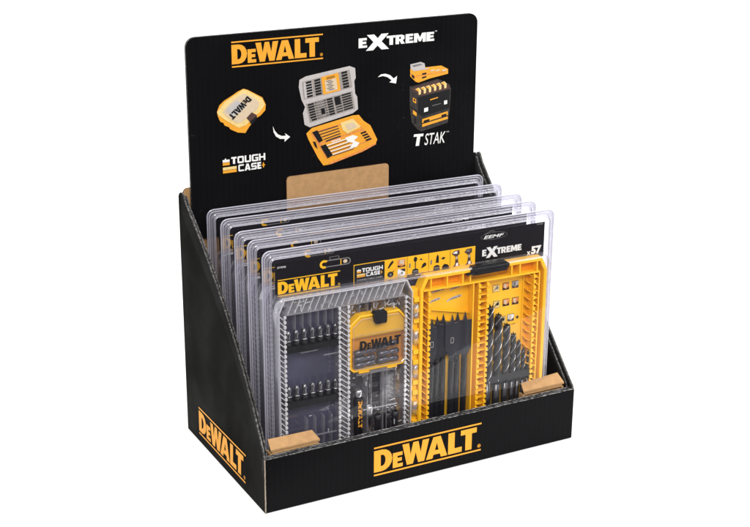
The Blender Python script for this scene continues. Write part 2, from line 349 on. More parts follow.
# front panel, a board folded back over itself
fb = MB()
fb.box(0.0006, W - 0.0006, 0, FT, 0, HF, 'board_x')
fp = fb.build('front_panel', box, 0.0009)
lp = MB()  # creased fold lines on the lip, their highlight painted as pale dashes
for y, z, r in ((0.0009, HF + .0001, .0007), (FT - .0008, HF + .0001, .0007), (0.0045, HF - .0001, .0005)):
    pts = [(0.002 + (W - .004) * i / 60, y + random.uniform(-.0002, .0002), z + random.uniform(-.00025, .00015)) for i in range(61)]
    lp.tube(pts, r, 'lip', 6)
lp.build('crease', fp)
P = Print(lambda a, b, l: (a, -0.0003 - l, b)); wordmark(P, .1314, .2708, .0132, .0487, 'ink_y'); P.build('printed_wordmark', fp)

def side_panel(x_out, s, bow, mat_out):
    """profile in y,z; s = +1 when the inside lies towards +x"""
    prof = [(0, HF - .001), (.004, HF + .004)] + [(D * .966 * t + .0015, HF + (HS - HF) * t + .001) for t in [i / 26 for i in range(1, 26)]] + [(.2240, HS + .0015), (.2275, HS + .0028), (.2310, HS + .0014), (D, HS - .003)]
    def layer(x0, x1, drop, y0, mo, mi):
        mb = MB(); n = len(prof); rows = 10; vs = []
        for x in (x0, x1):
            for y, zt in prof:
                zt2 = max(.006, zt - drop)
                for r in range(rows + 1):
                    f = r / rows; z = zt2 * f
                    k = bow * (math.sin(PI * min(1, max(0, y / D))) ** .8) * (f ** 1.6)
                    vs.append((x + k, min(max(y, y0), D - .0004), z))
        idx = lambda L, i, r: L * n * (rows + 1) + i * (rows + 1) + r
        for L, mm, flip in ((0, mo, s > 0), (1, mi, s < 0)):
            fs = []
            for i in range(n - 1):
                for r in range(rows):
                    q = (idx(L, i, r), idx(L, i + 1, r), idx(L, i + 1, r + 1), idx(L, i, r + 1)); fs.append(q[::-1] if flip else q)
            mb.add([], [], mm); 
            o = 0 if not mb.v else None
            if not mb.v: mb.v += vs
            k = mb.mi(mm)
            for f in fs: mb.f.append(list(f)); mb.m.append(k); mb.sm.append(True)
        k = mb.mi('edge')
        for i in range(n - 1):
            mb.f.append([idx(0, i, rows), idx(0, i + 1, rows), idx(1, i + 1, rows), idx(1, i, rows)]); mb.m.append(k); mb.sm.append(False)
        k = mb.mi(mo)
        for i in (0, n - 1):
            for r in range(rows): mb.f.append([idx(0, i, r), idx(0, i, r + 1), idx(1, i, r + 1), idx(1, i, r)]); mb.m.append(k); mb.sm.append(False)
        return mb
    o = layer(x_out, x_out + s * .0022, 0, .0012, mat_out, 'board_in').build('side_panel', box)
    layer(x_out + s * .0044, x_out + s * .0062, .0050, FT + .0004, 'board_in', 'board_in').build('inner_flap', o)
    return o
BOWL = 0.0085
ls = side_panel(0.0, 1, BOWL, 'board_y'); rs = side_panel(W, -1, 0.0, 'board_y')
def ls_map(a, b, l):  # print follows the slightly bowed side
    y = a; zt = HF + (HS - HF) * y / (D * .966); f = b / zt
    return (BOWL * (math.sin(PI * y / D) ** .8) * (f ** 1.6) - 0.0006 - l, y, b)
P = Print(lambda a, b, l: ls_map(.1930 - a, b, l)); 
wordmark(P, 0.0, .1395, .0109, .0457, 'ink_y'); 
P.build('printed_wordmark', ls)
# worn vertical folds at the front corners
fo = MB()
fo.tube([(0.0005 + random.uniform(-.00015, .00015), 0.0002, .001 + (HF - .001) * i / 20) for i in range(21)], .0007, 'fold', 6)
fo.build('worn_fold', fp)
bp_ = MB(); bp_.box(0.003, W - .003, D - .0026, D, 0, HS + .001, 'board_in'); back = bp_.build('back_panel', box)
kl = MB(); kl.prism(rrect(.0045, W - .0130, .004, .3030, .005, 4), .2276, .2304, 'kraft', 'kraft_dark'); kl.build('kraft_liner', back)
bt = MB(); bt.box(.003, W - .003, FT, D - .003, 0, .0028, 'board_in'); btm = bt.build('bottom_panel', box)
kb = MB(); kb.box(.0085, W - .0085, FT + .001, .2270, .0032, .0058, 'kraft'); kb.build('kraft_liner', btm)

# header card
hc = MB(); hp = rrect(.0118, .3881, .2420, HT, .0115, 8)
hc.prism(hp, .2227, .2264, 'board_x', 'edge'); header = hc.build('header_card', box)
# kraft locking tab standing in front of the header
kt = MB(); kt.prism([(.1301, .235), (.2661, .235), (.2661, .2985), (.2649, .3014), (.2620, .3026), (.1342, .3026), (.1313, .3014), (.1301, .2985)], .2206, .2224, 'kraft', 'kraft_dark'); kt.build('kraft_tab', box, 0.0)

HP = lambda a, b, l: (a, 0.2227 - 0.0003 - l, b)
P = Print(HP); wordmark(P, .0658, .1793, .4379, .4673, 'ink_y'); P.build('printed_wordmark', header)
P = Print(HP); extreme(P, .2255, .3275, .4462, .4577, 'ink_w'); P.text('TM', .3283, .3312, .4572, .4590, 'ink_w'); P.build('printed_word', header)
P = Print(HP); tough(P, .0512, .1042, .3160, .3345); P.build('printed_tough_mark', header)
P = Print(HP)
tf = lambda a, b: (.3003 + a, .3188 + b)
P.poly([(.3018, .3339), (.3152, .3335), (.3146, .3302), (.3108, .3303), (.3090, .3188), (.3042, .3190), (.3060, .3306), (.3012, .3308)], 'ink_w')
P.text('STAK', .3166, .3462, .3184, .3330, 'ink_w', shear=.22, bold=.004)
P.text('TM', .3474, .3512, .3312, .3328, 'ink_w'); P.build('printed_stak_mark', header)

def c7(a, b, ox, oy, sc): return hdr(ox + a / sc, oy + b / sc, .2224)
# small case picture (crop origin 215,85 scale 10.54)
q = lambda a, b: c7(a, b, 215, 85, 10.54)
Q = lambda *pp: [q(*p) for p in pp]
P = Print(HP)
P.poly(Q((20, 285), (45, 215), (95, 165), (195, 100), (235, 70), (300, 38), (345, 50), (500, 130), (535, 205), (530, 265), (480, 320), (440, 345), (360, 440), (320, 505), (240, 500), (160, 465), (150, 445), (100, 425), (90, 400), (55, 385), (30, 330)), 'ink_y')
P.poly(Q((22, 285), (95, 185), (200, 110), (300, 42), (345, 56), (495, 140), (525, 205), (470, 285), (370, 375), (330, 420), (250, 450), (160, 400), (90, 355), (35, 315)), 'ink_ly', .0002)
P.poly(Q((80, 285), (130, 215), (215, 140), (300, 85), (420, 140), (470, 185), (440, 260), (340, 340), (270, 400), (200, 385), (120, 330)), 'ink_tan', .0004)
P.poly(Q((110, 275), (150, 225), (225, 160), (330, 215), (240, 300), (190, 330)), 'ink_lg', .0006)
P.poly(Q((330, 345), (385, 285), (440, 315), (438, 345), (385, 420), (365, 385)), 'ink_br', .0006)
P.poly(Q((365, 385), (438, 322), (440, 350), (385, 420)), 'ink_k', .0008)
P.word('DEWALT', 0, 1, 0, 1, 'ink_k', .0008, spec=WSPEC, fit=lambda a, b: q(*( (lambda s_, t_: (338 - 192 * s_ + 50 * t_, 112 + 202 * s_ + 42 * t_))(a / 4.2, b))))
P.build('printed_small_case_picture', header)
# arrows
def swoosh(P, pts_out, m='ink_w'): P.poly(pts_out, m)
P = Print(HP); q1 = lambda a, b: hdr(210 + a / 4.39, 70 + b / 4.39, .2224)
P.poly([q1(*p) for p in [(276, 246), (284, 266), (298, 282), (315, 289), (333, 288), (329, 277), (352, 293), (327, 315), (328, 302), (308, 302), (290, 292), (279, 272)]], 'ink_w'); P.build('printed_arrow', header); P = Print(HP)
q2 = lambda a, b: hdr(290 + a / 4.79, 60 + b / 4.79, .2224)
P.poly([q2(*p) for p in [(420, 82), (436, 68), (458, 65), (480, 72), (497, 88), (513, 75), (508, 112), (476, 106), (487, 97), (468, 82), (446, 76)]], 'ink_w'); P.build('printed_arrow', header)
# open case picture (crop origin 290,60 scale 4.79)
Q = lambda *pp: [q2(*p) for p in pp]
P = Print(HP)
P.poly(Q((45, 95), (75, 78), (285, 28), (312, 38), (315, 85), (308, 100), (312, 160), (322, 175), (326, 235), (300, 255), (95, 322), (70, 310), (62, 255), (72, 225), (55, 190), (42, 130)), 'ink_lg')
P.poly(Q((58, 105), (285, 45), (298, 130), (66, 190)), 'ink_g2', .0002); P.poly(Q((76, 210), (298, 148), (312, 232), (95, 300)), 'ink_g2', .0002)
def lerpq(A, B, Cc, Dd, s_, t_):
    return (A[0] * (1 - s_) * (1 - t_) + B[0] * s_ * (1 - t_) + Cc[0] * s_ * t_ + Dd[0] * (1 - s_) * t_, A[1] * (1 - s_) * (1 - t_) + B[1] * s_ * (1 - t_) + Cc[1] * s_ * t_ + Dd[1] * (1 - s_) * t_)
def cell(K, s0, s1, t0, t1, m, l):
    P.poly([q2(*lerpq(*K, a, b)) for a, b in ((s0, t0), (s1, t0), (s1, t1), (s0, t1))], m, l)
K1 = ((58, 105), (285, 45), (298, 130), (66, 190)); K2 = ((76, 210), (298, 148), (312, 232), (95, 300))
cell(K1, .02, .2, .05, .95, 'ink_lg', .0004); cell(K1, .40, .76, 0, 1, 'ink_y', .0004); cell(K1, .46, .70, .25, .9, 'ink_tan', .0006)
for j in range(6):
    for s0 in (.07, .25): cell(K1, s0, s0 + .12, .05 + .155 * j, .16 + .155 * j, 'ink_k', .0006)
    cell(K1, .82, .94, .02 + .16 * j, .13 + .16 * j, 'ink_k', .0006)
    cell(K1, .49 + .03 * (j % 2), .60 + .03 * (j % 2), .28 + .10 * j, .34 + .10 * j, 'ink_g', .0008)
for j in range(7):
    cell(K2, .03 if j < 6 else .05, .16, .04 + .135 * j, .13 + .135 * j, 'ink_k', .0006)
    cell(K2, .44, .56, .04 + .135 * j, .13 + .135 * j, 'ink_k', .0006); cell(K2, .76, .96, .03 + .135 * j, .11 + .135 * j, 'ink_k', .0006)
    cell(K2, .18, .42, .05 + .135 * j, .11 + .135 * j, 'ink_dk', .0004); cell(K2, .2, .38, .06 + .135 * j, .075 + .135 * j, 'ink_lg', .0006); cell(K2, .60, .74, .05 + .135 * j, .12 + .135 * j, 'ink_dk', .0004)
cell(K2, .60, .72, .1, .5, 'ink_k', .0006); cell(K2, .28, .36, .45, .75, 'ink_k', .0006)
P.poly(Q((78, 352), (105, 325), (300, 265), (330, 262), (352, 290), (385, 312), (418, 380), (410, 400), (345, 435), (190, 500), (160, 505), (135, 470), (88, 380)), 'ink_y')
P.poly(Q((100, 350), (310, 285), (395, 380), (175, 470)), 'ink_or', .0002)
P.poly(Q((108, 352), (305, 292), (340, 330), (150, 395)), 'ink_y', .0004); P.poly(Q((152, 402), (345, 338), (388, 378), (178, 460)), 'ink_y', .0004)
P.poly(Q((105, 345), (130, 335), (158, 385), (138, 395)), 'ink_k', .0006); P.poly(Q((145, 412), (170, 402), (205, 455), (180, 470)), 'ink_k', .0006)
for j in range(4):
    a, b = 132 + 9 * j, 342 + 12 * j
    P.poly(Q((a, b), (a + 96 - 5 * j, b - 30), (a + 98 - 5 * j, b - 25), (a + 2, b + 5)), 'ink_br', .0006)
    a, b = 172 + 10 * j, 408 + 14 * j
    P.poly(Q((a, b), (a + 100, b - 34), (a + 102, b - 30), (a + 2, b + 4)), 'ink_w', .0006); P.poly(Q((a + 3, b + 6), (a + 103, b - 28), (a + 104, b - 25), (a + 4, b + 9)), 'ink_br', .0006)
P.poly(Q((262, 372), (300, 358), (325, 365), (305, 385), (332, 395), (318, 415), (285, 420), (300, 395), (275, 390)), 'ink_w', .0008)
P.poly(Q((240, 300), (300, 280), (338, 318), (275, 352), (252, 335)), 'ink_ly', .0006); P.poly(Q((262, 310), (300, 296), (322, 318), (280, 335)), 'ink_tan', .0008)
for j in range(4): P.poly(Q((336 + 8 * j, 348 + 11 * j), (362 + 8 * j, 338 + 11 * j), (366 + 8 * j, 345 + 11 * j), (340 + 8 * j, 355 + 11 * j)), 'ink_k', .0006)
P.poly(Q((108, 388), (122, 392), (132, 425), (118, 412)), 'ink_k', .0006)
for j in range(5):
    cell(K1, .50, .68, .08 + .03 * j, .09 + .03 * j, 'ink_dk', .0008)
    P.poly(Q((196 + 9 * j, 388 - 3 * j), (202 + 9 * j, 386 - 3 * j), (206 + 9 * j, 392 - 3 * j), (200 + 9 * j, 394 - 3 * j)), 'ink_w', .0008)
P.poly(Q((170, 385), (240, 360), (243, 366), (173, 391)), 'ink_dk', .0006)
P.poly(Q((185, 492), (345, 428), (410, 396), (412, 402), (347, 438), (190, 500)), 'ink_or', .0006)
P.build('printed_open_case_picture', header)
# stacked boxes picture (crop origin 400,60 scale 7.03)
q3 = lambda a, b: hdr(400 + a / 7.03, 60 + b / 7.03, .2224)
Q = lambda *pp: [q3(*p) for p in pp]
P = Print(HP)
P.poly(Q((72, 62), (180, 50), (290, 38), (338, 62), (338, 95), (205, 130), (130, 158), (110, 152), (72, 115)), 'ink_y')
P.poly(Q((72, 30), (145, 12), (172, 22), (178, 58), (205, 52), (200, 62), (98, 78), (74, 60)), 'ink_lg', .0002)
P.poly(Q((82, 38), (140, 24), (160, 30), (98, 48)), 'ink_g', .0004)
P.poly(Q((72, 88), (110, 118), (110, 126), (72, 96)), 'ink_or', .0002); P.poly(Q((115, 108), (320, 78), (320, 83), (115, 116)), 'ink_or', .0002)
P.poly(Q((82, 98), (100, 112), (100, 132), (82, 118)), 'ink_k', .0004); P.poly(Q((155, 92), (185, 86), (185, 98), (155, 104)), 'ink_k', .0004); P.poly(Q((155, 118), (185, 110), (185, 120), (155, 130)), 'ink_k', .0004)
for a in (215, 250): P.poly(Q((a, 68), (a + 28, 62), (a + 26, 74), (a - 2, 80)), 'ink_tan', .0004)
P.poly(Q((290, 66), (325, 62), (325, 74), (300, 80)), 'ink_tan', .0004)
P.poly(Q((68, 185), (100, 180), (265, 132), (300, 145), (350, 170), (358, 200), (352, 330), (335, 440), (150, 502), (125, 490), (82, 440), (68, 320)), 'ink_dk')
P.poly(Q((75, 200), (262, 142), (345, 178), (352, 200), (160, 250), (120, 240)), 'ink_br', .0002)
for j in range(6):
    a, b = 105 + 36 * j, 205 - 9 * j
    P.poly(Q((a, b), (a + 26, b - 12), (a + 42, b + 6), (a + 40, b + 34), (a + 26, b + 40), (a + 24, b + 14)), 'ink_ly', .0004)
    P.poly(Q((a + 6, b + 2), (a + 22, b - 4), (a + 28, b + 6), (a + 14, b + 12)), 'ink_y', .0006)
P.poly(Q((128, 262), (350, 205), (346, 335), (160, 395), (128, 375)), 'ink_k', .0002); P.poly(Q((200, 292), (310, 265), (310, 345), (200, 378)), 'ink_k', .0004)
P.poly(Q((168, 338), (196, 330), (196, 358), (168, 366)), 'ink_w', .0006); P.poly(Q((308, 285), (330, 280), (330, 306), (308, 312)), 'ink_w', .0006)
P.poly(Q((210, 275), (265, 258), (265, 265), (210, 283)), 'ink_y', .0006); P.poly(Q((225, 318), (285, 302), (285, 306), (225, 322)), 'ink_g', .0006)
P.poly(Q((90, 262), (112, 275), (112, 305), (90, 292)), 'ink_y', .0004); P.poly(Q((90, 350), (116, 370), (116, 395), (90, 378)), 'ink_y', .0004); P.poly(Q((96, 270), (106, 276), (106, 292), (96, 286)), 'ink_k', .0006)
P.poly(Q((155, 415), (335, 358), (335, 385), (155, 442)), 'ink_y', .0004); P.poly(Q((155, 450), (335, 395), (335, 412), (155, 470)), 'ink_y', .0004)
P.poly(Q((165, 425), (205, 412), (205, 428), (165, 442)), 'ink_k', .0006); P.poly(Q((290, 385), (325, 374), (325, 388), (290, 400)), 'ink_k', .0006); P.poly(Q((100, 400), (112, 410), (112, 450), (100, 440)), 'ink_k', .0004)
P.poly(Q((72, 322), (125, 362), (350, 318), (350, 322), (125, 368), (72, 328)), 'ink_k', .0005)
P.build('printed_stacked_boxes_picture', header)

# kraft flaps folded in behind the front lip
def flap(x0, x1, yf, yb, zf, zbl, zbr):
    mb = MB(); t = .0021
    def slab(p, th):  # p: four corners of the top, front-left, front-right, back-right, back-left
        lo = [(a, b, c - th) for a, b, c in p]; mb.add(list(p) + lo, [(0, 1, 2, 3), (7, 6, 5, 4)], 'kraft')
        mb.add(list(p) + lo, [(0, 4, 5, 1), (1, 5, 6, 2), (2, 6, 7, 3), (3, 7, 4, 0)], 'kraft')
    slab([(x0, yf, zf), (x1, yf, zf), (x1 - .003, yb, zbr), (x0 + .003, yb, zbl)], t)
    slab([(x0 + .002, yf + .0008, zf - .0036), (x1 - .0025, yf + .0002, zf - .0030), (x1 - .004, yb, zbr - .0033), (x0 + .004, yb, zbl - .0033)], t)
    o = mb.build('folded_flap', box, .0004)
    m2 = MB(); m2.box(x0 + .004, x1 - .004, yf + .0025, yf + .0050, .0062, zf - .0082, 'kraft'); m2.box(x0, x0 + .0025, yf + .001, yb - .001, .0062, zf - .0055, 'kraft'); m2.box(x1 - .0025, x1, yf + .001, yb - .001, .0062, zf - .0055, 'kraft')
    m2.build('flap_leg', o)
flap(.0115, .0700, .0092, .0235, .0692, .0752, .0748)
flap(.3338, .3912, .0100, .0205, .0705, .0762, .0795)

# ================================================================== TOOL CASE (in its own frame: x across, y back, z up; flange of the pack at y = 0)
def outline(x0, x1, z0, z1, cl, cr, ch=.010, r=.003):
    """case outline with chamfered top (and bottom) corners, cl/cr: chamfer left/right"""
    p = []
    p += [(x0 + (ch * .6 if cl else r), z0), (x1 - (ch * .6 if cr else r), z0), (x1, z0 + (ch if cr else r)), (x1, z1 - (ch * 1.5 if cr else r)), (x1 - (ch * .7 if cr else r), z1), (x0 + (ch * .7 if cl else r), z1), (x0, z1 - (ch * 1.5 if cl else r)), (x0, z0 + (ch if cl else r))]
    return p
def inset_poly(pts, d):
    n = len(pts); out = []
    for i in range(n):
        a, b, c = Vector(pts[i - 1]), Vector(pts[i]), Vector(pts[(i + 1) % n])
        n1 = Vector((-(b - a).y, (b - a).x)).normalized(); n2 = Vector((-(c - b).y, (c - b).x)).normalized()
        h = (n1 + n2).normalized(); k = d / max(.3, h.dot(n1)); out.append((b.x + h.x * k, b.y + h.y * k))
    return out
def ring(mb, pts, d, y0, y1, m):
    a = pts; b = inset_poly(pts, d); n = len(a)
    bv = min(.0007, d * .3); a2 = inset_poly(pts, bv); b2 = inset_poly(pts, d - bv)
    L = [[(x, y1, z) for x, z in a], [(x, y0 + bv, z) for x, z in a], [(x, y0, z) for x, z in a2], [(x, y0, z) for x, z in b2], [(x, y0 + bv, z) for x, z in b], [(x, y1, z) for x, z in b]]
    mb.loft(L, m, False, False, False)
KF, KB = -.0155, -.0012     # front rim and back of the case
case = thing('tool_case', 'open tool case, clear lid beside yellow tray, in the frontmost blister pack', 'tool case', group='tool cases sealed in the blister packs')
ZB, ZT = .022, .2232
# clear lid
cl = MB(); co = outline(-.1690, -.0085, ZB, ZT, True, True)
ring(cl, co, .0022, KF, KB, 'lidt'); ring(cl, inset_poly(co, .0003), .0012, KF - .0004, KF - .0001, 'glint')
cl.prism(inset_poly(co, .0023), KB - .0012, KB - .0002, 'lidp')
for x in (-.1612, -.0975, -.0868, -.0170):
    cl.box(x - .0006, x + .0006, KF + .001, KB - .0014, ZB + .003, .2040, 'lidr'); cl.box(x - .0004, x + .0004, KF + .0004, KF + .0009, ZB + .003, .2040, 'glint')
cl.box(-.1605, -.0176, KF + .001, KB - .0014, .2042, .2054, 'lidt'); cl.prism([(-.158, .2056), (-.0180, .2056), (-.0200, .2195), (-.1550, .2195)], KF + .006, KF + .0068, 'lidp2')
def slats(mb, x0, x1, z0, z1, m, step=.0062, rise=.006, th=.0007, y0=KF + .0015, y1=KB - .0014):
    z = z0
    while z < z1:
        za, zb = z + rise, z
        if za > z1: break
        mb.prism([(x0, za - th), (x1, zb - th), (x1, zb + th), (x0, za + th)], y0, y1, m)
        if m == 'lidr': mb.prism([(x0, za - th * .9), (x1, zb - th * .9), (x1, zb + th * .9), (x0, za + th * .9)], y0 - .0006, y0 - .0001, 'glint')  # pale strip painting a highlight along the slat
        z += step
slats(cl, -.1668, -.1620, ZB + .004, .206, 'lidr', rise=.005); cl.box(-.0967, -.0876, KF + .006, KF + .0068, ZB + .004, .203, 'lidp2'); slats(cl, -.0967, -.0876, ZB + .004, .203, 'lidr', rise=.0075); slats(cl, -.0162, -.0112, ZB + .004, .206, 'lidr', rise=.005)
x = -.158
while x < -.022:
    cl.prism([(x, .2056), (x + .001, .2056), (x + .0075, .2205), (x + .0065, .2205)], KF + .0015, KB - .0014, 'lidt'); cl.prism([(x + .0002, .2058), (x + .0008, .2058), (x + .0073, .2203), (x + .0067, .2203)], KF + .0008, KF + .0013, 'glint'); x += .0078
for x in (-.1612, -.0975, -.0868, -.0170):  # notched front edges of the ribs
    z = ZB + .006
    while z < .202: cl.box(x - .0013, x + .0013, KF - .0006, KF + .0015, z, z + .0028, 'glint'); z += .0056
for x0, x1, z in ((-.142, -.122, .1575), (-.115, -.0985, .1500), (-.075, -.025, .0745), (-.075, -.030, .1180), (-.155, -.100, .0560)):
    cl.box(x0, x1, KF + .003, KF + .0045, z, z + .0012, 'lidr')
for x in (-.148, -.139, -.130, -.121, -.112, -.104): cl.box(x, x + .0006, KF + .004, KB - .0015, .185 + .001 * math.sin(x * 900), .2035, 'lidr')
for x in (-.135, -.125, -.115, -.106): cl.box(x, x + .0006, KF + .004, KB - .0015, .030, .078, 'lidr')
for x in (-.0635, -.0585, -.0440, -.0395): cl.box(x, x + .0007, KF + .002, KB - .0015, .040, .120, 'lidr')
for x in (-.072, -.062, -.052, -.042, -.032): cl.box(x, x + .0006, KF + .004, KB - .0015, .192, .2035, 'lidr')
rg = random.Random(3)
for i in range(150):   # random pale slivers painting glints inside the clear lid
    a = rg.random()
    if a < .45: x, z = rg.uniform(-.160, -.020), rg.uniform(.2055, .2195)
    elif a < .6: x, z = rg.uniform(-.082, -.020), rg.uniform(.193, .203)
    elif a < .78: x, z = rg.uniform(-.085, -.019), rg.uniform(.03, .12)
    elif a < .9: x, z = rg.uniform(-.0975, -.087), rg.uniform(.03, .2)
    else: x, z = rg.uniform(-.158, -.1), rg.uniform(.03, .08)
    l = rg.uniform(.002, .007); an = rg.choice((PI / 2, PI / 2, 0.15, 1.1)); c_, s_ = math.cos(an), math.sin(an); t = rg.uniform(.0002, .0005); y = rg.uniform(KF + .001, KB - .003)
    cl.prism([(x - c_ * l / 2 + s_ * t, z - s_ * l / 2 - c_ * t), (x + c_ * l / 2 + s_ * t, z + s_ * l / 2 - c_ * t), (x + c_ * l / 2 - s_ * t, z + s_ * l / 2 + c_ * t), (x - c_ * l / 2 - s_ * t, z - s_ * l / 2 + c_ * t)], y, y + .0012, 'glint_sliver')
lid = cl.build('clear_lid', case)
# yellow tray
ty = MB(); yo = outline(.0004, .1655, ZB, ZT, True, True, ch=.0105)
ring(ty, yo, .0042, KF, KB, 'yel')
ty.prism(inset_poly(yo, .0043), KB - .0014, KB - .0002, 'yel')
ty.box(.0115, .1555, KF + .0006, KB - .0015, .2052, .2072, 'yel'); ty.box(.0050, .0115, KF + .0006, KB - .0015, .2052, .2072, 'yel')
for x in (.0140, .0345, .0545, .0640, .1180, .1290, .1520): ty.box(x - .0008, x + .0008, KF + .0008, KB - .0015, .2073, .2188, 'yel')
ty.box(.0150, .0336, KB - .0040, KB - .0016, .2076, .2186, 'yel_in'); ty.box(.0356, .0535, KB - .0040, KB - .0016, .2076, .2186, 'yel_in'); ty.box(.1300, .1510, KB - .0040, KB - .0016, .2076, .2186, 'yel_in')
for x in (.0120, .0690, .0762, .0870, .1410, .1490, .1560):
    ty.box(x - .0007, x + .0007, KF + (.0012 if x not in (.1410,) else .0110), KB - .0015, ZB + .004, .2050, 'yel')
slats(ty, .0050, .0112, ZB + .006, .204, 'yel', step=.0085, rise=.006, th=.0006)
slats(ty, .0770, .0862, ZB + .006, .204, 'yel', step=.0085, rise=-.0, th=.0006)
slats(ty, .1498, .1552, ZB + .006, .204, 'yel', step=.0085, rise=.004, th=.0006)
def rslats(mb, x0, x1, z0, z1, m, step, rise, th, y0, y1):
    z = z1
    while z - rise > z0: mb.prism([(x0, z - th), (x1, z - rise - th), (x1, z - rise + th), (x0, z + th)], y0, y1, m); z -= step
rslats(ty, .0128, .0682, .140, .1800, 'yel', .0115, .013, .0007, KB - .0045, KB - .0016)
rslats(ty, .1418, .1482, ZB + .006, .2045, 'yel', .0100, .004, .0006, KF + .004, KB - .0016)
for x in (.0120, .0762, .0870, .1490):
    z = ZB + .006
    while z < .200: ty.box(x - .0016, x + .0016, KF - .0006, KF + .0016, z, z + .0036, 'yel'); z += .0066
tray = ty.build('yellow_tray', case)
TP = lambda a, b, l: (a, KB - .0018 - l, b)
P = Print(TP)
for i, (a, b, c1, c2) in enumerate([(.1050, .1895, 'ink_tan', 'ink_g'), (.1180, .1900, 'ink_or', 'ink_k'), (.1306, .1905, 'ink_lg', 'ink_br'), (.1372, .1905, 'ink_w', 'ink_k'),
                                    (.1065, .1695, 'ink_tan', 'ink_k'), (.1190, .1700, 'ink_or', 'ink_k'), (.1315, .1700, 'ink_or', 'ink_k'), (.1150, .1490, 'ink_tan', 'ink_k'), (.1262, .1500, 'ink_w', 'ink_br')]):
    if i == 3: a = .1425; 
    if a > .139: continue
    s = .0044
    P.rect(a - s, a + s, b - s, b + s, 'ink_k'); P.rect(a - s + .0004, a + s - .0004, b - s + .0004, b + s - .0004, 'ink_ly' if i in (0, 4, 7) else c1, .0002)
    if i in (0, 4, 7): P.poly([(a - .003, b - .0032), (a + .0012, b + .0005), (a + .003, b + .003), (a + .0018, b + .0034), (a - .0006, b + .001), (a - .0036, b - .0026)], c2, .0004); P.poly(arc(a + .001, b + .0005, .0018, .0018, 0, 330, 10), c2, .0006)
    else:
        P.poly([(a - s + .0006, b - s + .0006), (a + s - .0006, b - s + .0006), (a + s - .0006, b - s * .1), (a, b - s * .7), (a - s + .0006, b - s * .2)], c2, .0004)
        P.poly([(a - .0028, b - .001), (a + .0003, b - .0024), (a + .0006, b + .003), (a - .0028, b + .0034)], 'ink_tan' if c1 != 'ink_lg' else 'ink_g', .0006)
P.poly(arc(.1352, .1490, .0019, .0019, 0, 340, 12), 'ink_br')
P.text('Cut Tough', .1150, .1330, .1405, .1425, 'ink_br')
P.build('printed_pictograms', tray)
P = Print(TP)
for (a, b, w, h) in ((.030, .1985, .013, .0040), (.052, .1985, .009, .0034), (.026, .1875, .010, .0048), (.0515, .1865, .013, .0052)):
    P.poly([(a - w * .8, b - h * .6), (a - w * .3, b - h * .2), (a + w * .1, b - h * .1), (a + w * .5, b + h * .1), (a + w * .7, b + h * .55), (a + w * .3, b + h * .6), (a - w * .1, b + h * .45), (a - w * .5, b + h * .15), (a - w * .85, b - h * .3)], 'ink_lg')
    P.poly([(a - w * .5, b - h * .25), (a + w * .2, b + h * .05), (a + w * .15, b + h * .25), (a - w * .5, b - h * .05)], 'ink_g', .0002)
    P.poly([(a + w * .3, b + h * .15), (a + w * .5, b + h * .25), (a + w * .48, b + h * .4), (a + w * .28, b + h * .34)], 'ink_k', .0002)
P.build('printed_bit_pictures', tray)
# latch
la = MB(); la.prism([(.0630, .2215), (.0650, .2262), (.1080, .2270), (.1130, .2236), (.1130, .2215), (.1090, .2160), (.0660, .2155), (.0630, .2175)], KF - .0022, KF + .005, 'black_p')
la.prism([(.0700, .2196), (.1100, .2204), (.1080, .2180), (.0700, .2172)], KF - .0032, KF - .0022, 'black_p'); la.prism([(.0580, .2180), (.0629, .2190), (.0629, .2165), (.0590, .2160)], KF - .001, KF + .003, 'black_p')
la.build('latch', case, .0004)
for z in (.1840, .1530, .1115, .0670):
    h = MB(); h.lathe([(0, .0026), (.016, .0026)], (-.0042, KF + .0005, z - .008), (0, 0, 1), 'lidr', 10); h.box(-.0084, -.0004, KF + .0016, KF + .0032, z - .0075, z + .0075, 'lidr')
    h.build('hinge', case)
hb = MB(); hb.box(-.0004 - .0078, -.0006, KF + .0040, KB - .001, ZB + .004, .2095, 'yel'); 
z = ZB + .01
while z < .205: hb.box(-.0066, -.0002, KF + .0010, KF + .0039, z, z + .0055, 'yel'); z += .0125
hb.build('hinge_spine', case)
def rail(z):
    r = MB(); x0, x1 = -.1600, -.0985
    r.box(x0 - .001, x1 + .002, KF + .0010, KB - .003, z - .0072, z, 'black_p')
    for i in range(7):
        x = -.1560 + i * .0092
        r.lathe([(0, .0036), (.0048, .0036), (.0053, .0030)], (x, KF + .0050, z - .001), (0, 0, 1), 'black_p', 12)
    r.lathe([(0, .0045), (.009, .0045)], (x1 + .001, KF + .0052, z - .0072), (0, 0, 1), 'black_p', 14)
    return r.build('bit_rail', case)
RZ = (.1675, .1025)
for z in RZ: rail(z)
dr = MB(); dr.box(.0895, .1495, KF + .0012, KF + .0105, .0765, .0850, 'black_p')
for i, x in enumerate((.0935, .1055, .1172, .1266, .1341, .1412, .1482)): dr.lathe([(0, .0046), (.012, .0042)], (x, KF + .0055, .0735), (0, 0, 1), 'black_p', 12)
dr.build('drill_rack', case); dr = MB(); dr.box(.0895, .1495, KF + .0030, KF + .0105, .0280, .0340, 'black_p'); dr.build('drill_foot_rest', case)
sr = MB(); sr.box(.0135, .0675, KF + .0020, KF + .0105, .0300, .0400, 'black_p'); sr.build('spade_bit_rack', case)

